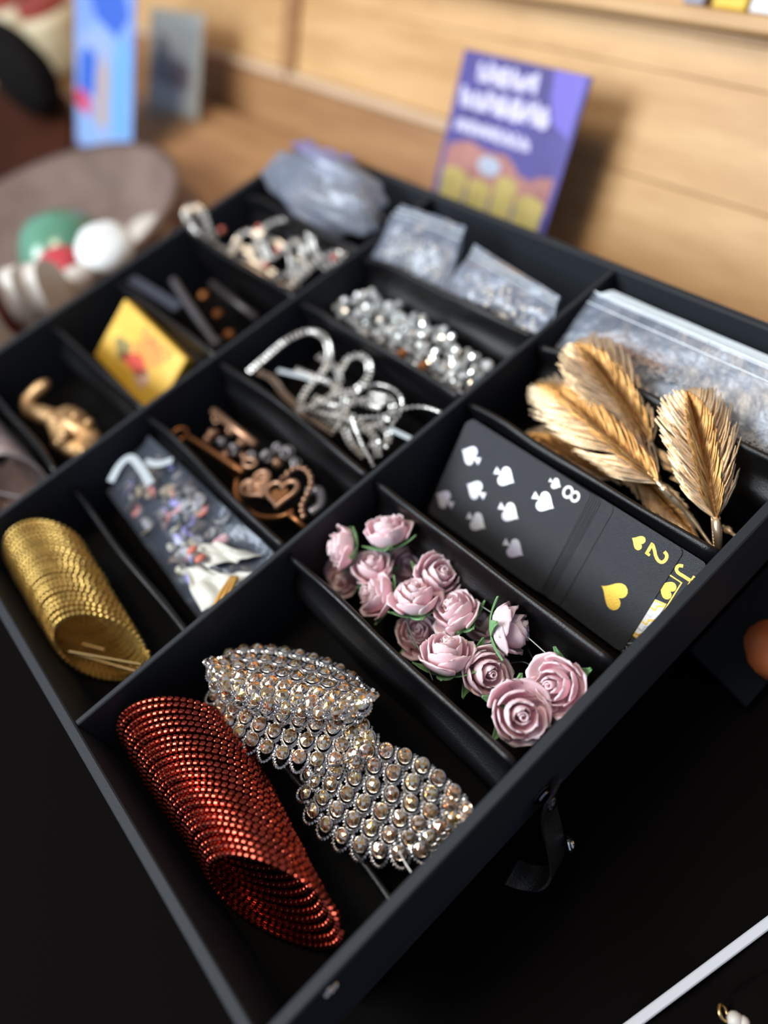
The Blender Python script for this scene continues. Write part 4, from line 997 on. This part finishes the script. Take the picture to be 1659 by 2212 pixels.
for i, (x, y) in enumerate([(440, 638), (470, 678), (495, 722)]):
    solo('amber_drop', MB().ball(at(x, y, -0.036), (0.004, 0.0045, 0.003), 10, 7), amber, ['amber drop deep in the shade, farthest of three', 'amber drop deep in the shade, middle of three', 'amber drop deep in the shade, nearest of three'][i], 'bead', 'amber drops in the dark compartment', smooth=True)
gold2 = M('dull_gold', (0.50, 0.29, 0.11), 0.45, 0.6, var=(200, (0.60, 0.38, 0.20), (1, 1, 1)), bump=(400, 0.5))
gt = thing('gold_ornament', 'knobbly dull gold ornament with a hooked neck, left of the yellow card box', 'ornament', at(150, 935, -0.045))
part('body', MB().grid(lump(at(160, 935, -0.022), (0.0155, 0.030, 0.013), 26, 16, 0.075, 1.1), closed_v=True), gold2, gt, smooth=True)
part('neck', MB().tube(smooth_path([at(120, 905, -0.022), at(88, 895, -0.022), at(64, 884, -0.024), at(66, 862, -0.022), at(88, 838, -0.018), at(104, 828, -0.016)], 20), [0.0070]*6 + [0.0058]*8 + [0.0050]*4 + [0.0042, 0.0034], 10), gold2, gt, smooth=True)
mb = MB()
for k in range(16): mb.ball(at(rng.uniform(115, 205), rng.uniform(895, 985), -0.012 + rng.normal(0, .002)), rng.uniform(.0025, .0042), 8, 6)
part('knob', mb, gold2, gt, smooth=True)

# ------------------------------------------------------------------ stone dish and polished stones behind the tray
dishm = M('grey_brown_stone', (0.115, 0.075, 0.058), 0.7, var=(14, (0.19, 0.13, 0.108), (1, 1, 1)), bump=(90, .4))
dc = np.array([0.128, 0.865, 0.0])
dm = MB().lathe([(0, 0.001), (0.09, 0.001), (0.138, 0.020), (0.160, 0.046), (0.162, 0.052), (0.150, 0.050), (0.122, 0.020), (0.10, 0.011), (0, 0.010)], 56, np.array(mat4(np.eye(3), dc)))
solo('stone_dish', dm, dishm, 'wide grey brown stone dish of polished stones behind the tray', 'dish', smooth=True)
glass_g = M('green_polished_stone', (0.075, 0.21, 0.135), 0.22, var=(30, (0.12, 0.30, 0.20), (1, 1, 1)), coat=0.4); redst = M('red_polished_stone', (0.50, 0.055, 0.07), 0.25); whitest = M('white_polished_stone', (0.80, 0.85, 0.86), 0.35)
creamst = M('cream_stone', (0.56, 0.53, 0.47), 0.45, var=(40, (0.64, 0.60, 0.56), (1, 1, 1))); maroon = M('maroon_stone', (0.13, 0.004, 0.005), 0.3); tanst = M('honey_stone', (0.42, 0.20, 0.045), 0.4); blushst = M('blush_stone', (0.55, 0.40, 0.36), 0.5)
def stone(px, py, z, r, mt, label, R=None, amp=0.02):
    c = at(px, py, z); P_ = lump((0, 0, 0), r, 24, 14, amp, px*0.1); Rm = np.eye(3) if R is None else R
    return solo('polished_stone', MB().grid(P_ @ Rm.T + c, closed_v=True), mt, label, 'stone', 'polished stones in the dish', smooth=True)
stone(138, 540, -0.058, (0.046, 0.048, 0.038), glass_g, 'large glossy green stone at the back of the dish')
stone(130, 572, -0.046, (0.024, 0.026, 0.015), redst, 'red stone between the green one and the white one')
stone(226, 532, -0.036, (0.026, 0.028, 0.012), whitest, 'bright white rounded stone, largest near the tray rim', R=frame(scr(0.1, 0.25, 1), scr(1, .3, 0)), amp=0.025)
stone(318, 498, -0.075, (0.026, 0.022, 0.012), creamst, 'cream stone right of the bright white one')
stone(160, 606, -0.044, (0.022, 0.015, 0.011), creamst, 'cream stone in front of the red one')
stone(128, 626, -0.040, (0.015, 0.012, 0.010), tanst, 'honey coloured stone in front of the cream one')
def slab(px, py, z, hx, hz, th, mt, label):
    c = at(px, py, z); Rm = frame(scr(0.97, 0.18, 0.14), scr(-.25, 1, 0))
    poly = [(hx*math.cos(q)*(1+.06*math.sin(3*q)), hz*math.sin(q)) for q in np.linspace(0, 2*PI, 26, endpoint=False)]
    solo('stone_slice', MB().prism(poly, c - Rm[:, 2]*th/2, Rm[:, 0], Rm[:, 1], Rm[:, 2], th), mt, label, 'stone', 'stone slices standing at the dish edge')
slab(104, 630, -0.024, 0.030, 0.026, 0.016, creamst, 'pale stone slice standing upright, rightmost of the row')
slab(66, 644, -0.022, 0.034, 0.028, 0.013, creamst, 'pale stone slice standing upright, middle of the row')
slab(22, 669, -0.020, 0.036, 0.028, 0.016, maroon, 'dark maroon stone slice standing upright')
slab(-6, 704, -0.014, 0.032, 0.026, 0.015, creamst, 'pale stone slice in front of the maroon one at the left edge')

# ------------------------------------------------------------------ signs and things along the wall
acry = film('clear_acrylic', (0.7, 0.7, 0.75), 0.1, 0.05, 0.03)
SL = math.radians(33); SU = np.array([math.sin(SL), 0, math.cos(SL)]); SN = np.array([-math.cos(SL), 0, math.sin(SL)]); SY = np.array([0, -1.0, 0])
def flat_sign(name, label, cat, o, wdt, hgt, ground, strut=True, ydir=SY):
    """o: lower left corner on the table; the sign leans back from there. returns (root, put)"""
    yd = np.array(ydir)/np.linalg.norm(ydir); nn = np.cross(yd, SU); nn *= -np.sign(nn[0])
    t = thing(name, label, cat, np.array(o) + yd*wdt/2)
    Rm = np.stack([yd, SU, nn], 1)
    part('panel', MB().obox(np.array(o) + yd*wdt/2 + SU*hgt/2 - nn*0.001, (wdt/2, hgt/2, 0.001), Rm, 0.0003), ground, t)
    if strut:
        top = np.array(o) + yd*wdt/2 + SU*hgt*0.55 - nn*0.002; foot = np.array([top[0] + 0.03, top[1], 0.0]); foot[0] = min(foot[0], 0.455)
        part('strut', MB().tube([top, foot], 0.002, 5), ground, t)
    def put(nm, poly, mat, h=0.0002): return part(nm, MB().prism(poly, o, yd, SU, nn, h), mat, t)
    return t, put, (np.array(o), yd, SU, nn)
ind = M('indigo_print', (0.055, 0.042, 0.20), 0.5, var=(14, (0.085, 0.07, 0.32), (1, 1, 1))); vio = M('violet_print', (0.16, 0.13, 0.56), 0.5); salm = M('salmon_print', (0.44, 0.20, 0.17), 0.5, var=(40, (0.30, 0.12, 0.12), (1, 1, 1)))
yel2 = M('pale_yellow_print', (0.56, 0.45, 0.14), 0.5, var=(60, (0.42, 0.34, 0.10), (1, 1, 1))); lilac = M('lilac_white_print', (0.62, 0.60, 0.82), 0.5); ice = M('ice_blue_print', (0.40, 0.46, 0.58), 0.5)
t, put, F = flat_sign('poster_stand', 'indigo poster with white lettering, salmon band and yellow foot, behind the tray', 'poster', (0.400, 0.5400, 0.0), 0.1420, 0.1465, ind)
Wd, Hd = 0.1420, 0.1465
put('violet_patch', [(0.105, 0.146), (0.138, 0.146), (0.138, 0.100), (0.118, 0.108), (0.108, 0.128)], vio)
put('salmon_band', [(0.006, 0.070), (0.03, 0.078), (0.055, 0.074), (0.078, 0.076), (0.10, 0.064), (0.136, 0.070), (0.136, 0.040), (0.006, 0.040)], salm)
put('indigo_notch', [(0.088, 0.079), (0.126, 0.079), (0.114, 0.062), (0.096, 0.064)], ind, 0.0003)
put('blue_oval', [(0.062 + 0.014*math.cos(q), 0.063 + 0.008*math.sin(q)) for q in np.linspace(0, 2*PI, 20, endpoint=False)], ice, 0.0003)
for k, (a, b, h0, h1) in enumerate([(0.008, 0.040, 0.004, 0.050), (0.043, 0.072, 0.004, 0.047), (0.075, 0.100, 0.004, 0.056), (0.103, 0.134, 0.003, 0.048)]):
    put('yellow_block', [(a, h0), (b, h0), (b, h1), ((a+b)/2, h1+0.004), (a, h1)], yel2, 0.0003)
def scrawl(n0, x0, x1, yb, ht, wd_):
    mb = MB(); o, yd, su, nn = F; x = x0
    while x < x1 - ht*0.5:
        w_ = ht*rng.uniform(.5, .8); k = rng.integers(0, 3)
        sh = [[(0, 0), (0.1, 1), (0.5, .4), (0.9, 1), (1, 0)], [(0.8, .9), (.2, .8), (.1, .2), (.8, .1), (.9, .5), (.3, .5)], [(0, 1), (.3, 0), (.6, .7), (1, 0)]][k]
        ribbon(mb, smooth_path([(x + p[0]*w_, yb + p[1]*ht*rng.uniform(.85, 1.1)) for p in sh], 14), wd_, o, yd, su, nn, 0.0004); x += w_ + wd_*0.8
    part('lettering', mb, lilac, t)
scrawl(5, 0.024, 0.098, 0.1255, 0.0145, 0.0050); scrawl(9, 0.010, 0.122, 0.1035, 0.0155, 0.0056); scrawl(9, 0.012, 0.108, 0.0835, 0.0100, 0.0042)
sky_ = M('sky_blue_print', (0.17, 0.29, 0.66), 0.5, var=(16, (0.25, 0.38, 0.74), (1, 1, 1))); royal = M('royal_blue_print', (0.04, 0.12, 0.54), 0.5); pale = M('pale_blue_print', (0.30, 0.38, 0.64), 0.5, var=(20, (0.22, 0.38, 0.68), (1, 1, 1))); cyan = M('cyan_print', (0.15, 0.36, 0.68), 0.5); mag = M('crimson_print', (0.58, 0.03, 0.10), 0.5); peach = M('peach_print', (0.44, 0.32, 0.26), 0.5)
t, put, F = flat_sign('banner_stand', 'tall sky blue printed banner card at the upper left', 'sign', (0.274, 1.145, 0.0), 0.157, 0.200, sky_, ydir=(0.06, -0.998, 0))
put('pale_cloud', [(0.01, 0.008), (0.10, 0.008), (0.12, 0.06), (0.11, 0.14), (0.07, 0.16), (0.02, 0.13), (0.008, 0.06)], pale)
put('cyan_patch', [(0.105, 0.03), (0.148, 0.03), (0.15, 0.13), (0.12, 0.15), (0.10, 0.10)], cyan, 0.0003)
put('royal_patch', [(0.06, 0.158), (0.115, 0.140), (0.145, 0.165), (0.13, 0.19), (0.03, 0.195)], royal, 0.0003)
put('royal_patch', [(0.012, 0.07), (0.055, 0.066), (0.06, 0.115), (0.035, 0.125), (0.014, 0.11)], royal, 0.0003)
put('crimson_patch', [(0.002, 0.052), (0.040, 0.040), (0.048, 0.058), (0.02, 0.072), (0.004, 0.070)], mag, 0.0004)
put('peach_patch', [(0.062, 0.035), (0.09, 0.035), (0.095, 0.10), (0.08, 0.125), (0.066, 0.09)], peach, 0.0004)
greyf = M('pale_grey_frame', (0.56, 0.56, 0.50), 0.4); icep = M('ice_print', (0.64, 0.76, 0.82), 0.5); slat = M('slate_print', (0.22, 0.27, 0.34), 0.5, var=(40, (0.38, 0.42, 0.50), (1, 1, 1))); mauve = M('mauve_grey_print', (0.34, 0.31, 0.36), 0.5)
t, put, F = flat_sign('picture_frame', 'small framed pale blue picture leaning near the wall, right of the banner', 'picture', (0.384, 1.120, 0.0), 0.124, 0.124, greyf, ydir=(0.104, -0.994, 0))
put('print', [(0.008, 0.008), (0.116, 0.008), (0.116, 0.116), (0.008, 0.116)], icep)
put('slate_patch', [(0.012, 0.040), (0.050, 0.036), (0.056, 0.070), (0.044, 0.092), (0.020, 0.096)], slat, 0.0003)
put('mauve_patch', [(0.050, 0.036), (0.102, 0.034), (0.104, 0.062), (0.058, 0.070)], mauve, 0.0003)
# dark bag, cream jars and red brown board at the upper left
bagm = M('black_bag_cloth', (0.006, 0.005, 0.005), 0.9, spec=0.1)
solo('black_bag', MB().grid(lump((0.285, 1.275, 0.074), (0.036, 0.112, 0.062), 36, 20, 0.03, 0.3), closed_v=True), bagm, 'slumped black bag in the far left corner', 'bag', smooth=True)
jarm = M('cream_jar', (0.64, 0.55, 0.36), 0.4); jlid = M('brick_red_lid', (0.30, 0.05, 0.035), 0.5)
for i, (px, py) in enumerate([(140, 90), (110, 20)]):
    p = np.array([(0.405, 1.425, 0.0), (0.400, 1.560, 0.0)][i])
    t = thing('cream_jar', ['squat cream jar beside the black bag, left of the banner', 'squat cream jar with a brick red lid, behind the black bag'][i], 'jar', p, 'cream jars in the far corner')
    part('body', MB().lathe([(0, 0.0), (0.040, 0), (0.052, 0.012), (0.046, 0.028), (0.052, 0.040), (0.046, 0.058), (0.050, 0.070), (0.044, 0.086), (0, 0.086)], 24, np.array(mat4(np.eye(3), p))), jarm, t, smooth=True)
    part('lid', MB().lathe([(0, 0.086), (0.042, 0.086), (0.042, 0.098), (0.030, 0.104), (0, 0.105)], 24, np.array(mat4(np.eye(3), p))), jlid, t)
solo('red_brown_board', MB().prism([(0.296, 1.202), (0.219, 1.045), (0.00, 1.15), (0.08, 1.50), (0.30, 1.50), (0.335, 1.30)], (0, 0, -0.0012), (1, 0, 0), (0, 1, 0), (0, 0, 1), 0.0115), wood_red, 'dark red brown board lying under the black bag at the far left', 'board')
# small boxes on the upper ledge
yb2 = M('yellow_carton', (0.80, 0.52, 0.04), 0.5); wb2 = M('white_carton', (0.80, 0.80, 0.82), 0.5); gb2 = M('grey_carton', (0.30, 0.29, 0.36), 0.5)
for i, (y0, y1, mt, lb_2) in enumerate([(0.312, 0.338, yb2, 'yellow carton on the upper ledge at the right'), (0.278, 0.309, wb2, 'white carton right of the yellow one on the upper ledge'), (0.345, 0.362, gb2, 'grey lilac carton left of the yellow one on the upper ledge')]):
    c = W0 + YW*(y0+y1)/2 + UPW*(0.168 + 0.02) + NW*0.012
    solo('carton', MB().obox(c, (0.008, (y1-y0)/2, 0.02), np.stack([NW, YW, UPW], 1), 0.001), mt, lb_2, 'box', 'cartons on the upper ledge')

# ------------------------------------------------------------------ things on the cloth in front
A_, B_ = at(1340, 2233, -0.1045), at(1720, 1948, -0.1045); d = (B_-A_)/np.linalg.norm(B_-A_); sd = np.cross((0, 0, 1.0), d)
rodm = M('white_plastic_strip', (0.60, 0.62, 0.66), 0.4)
solo('white_strip', MB().obox((A_+B_)/2, (np.linalg.norm(B_-A_)/2, 0.0022, 0.0014), np.stack([d, sd, (0, 0, 1.0)], 1), 0.0006), rodm, 'straight thin white strip lying on the cloth at the lower right', 'strip')
tanl = M('tan_leather', (0.36, 0.085, 0.018), 0.6, var=(60, (0.42, 0.11, 0.025), (1, 1, 1)))
solo('leather_pouch', MB().grid(lump(at(1672, 1405, -0.094), (0.016, 0.020, 0.012), 24, 14, 0.03, .5), closed_v=True), tanl, 'tan orange leather pouch at the right edge below the tray', 'pouch', smooth=True)
pch = lump(at(1650, 2290, -0.108), (0.045, 0.022, 0.012), 32, 14, 0.05, 2.0)
solo('black_pouch', MB().grid(pch, closed_v=True), cloth, 'soft black pouch below the white strip', 'pouch', smooth=True)
rc_ = at(1562, 2188, -0.100); Rm = frame((0.6, -0.5, 0.6))
solo('gold_ring', MB().tube([rc_ + 0.0030*(Rm[:, 0]*math.cos(q) + Rm[:, 1]*math.sin(q)) for q in np.linspace(0, 2*PI, 20, endpoint=False)], 0.0007, 7, closed=True), brass, 'tiny gold ring on the black pouch at the lower right', 'ring', smooth=True)
solo('pearl_cluster', MB().ball(at(1588, 2204, -0.101), 0.0036, 12, 8).ball(at(1606, 2210, -0.101), 0.0030, 10, 7), creamst, 'cream bead pair beside the tiny gold ring', 'bead', smooth=True)
struct('floor', MB().box((-3, -2.5, -0.80), (3, 4.5, -0.76)), wood_mid)
for sx, sy in ((-1.15, -0.65), (0.38, -0.65), (-1.15, 2.5), (0.38, 2.5)):
    part('leg', MB().box((sx-0.03, sy-0.03, -0.76), (sx+0.03, sy+0.03, -0.04), 0.003), wood_mid, table)
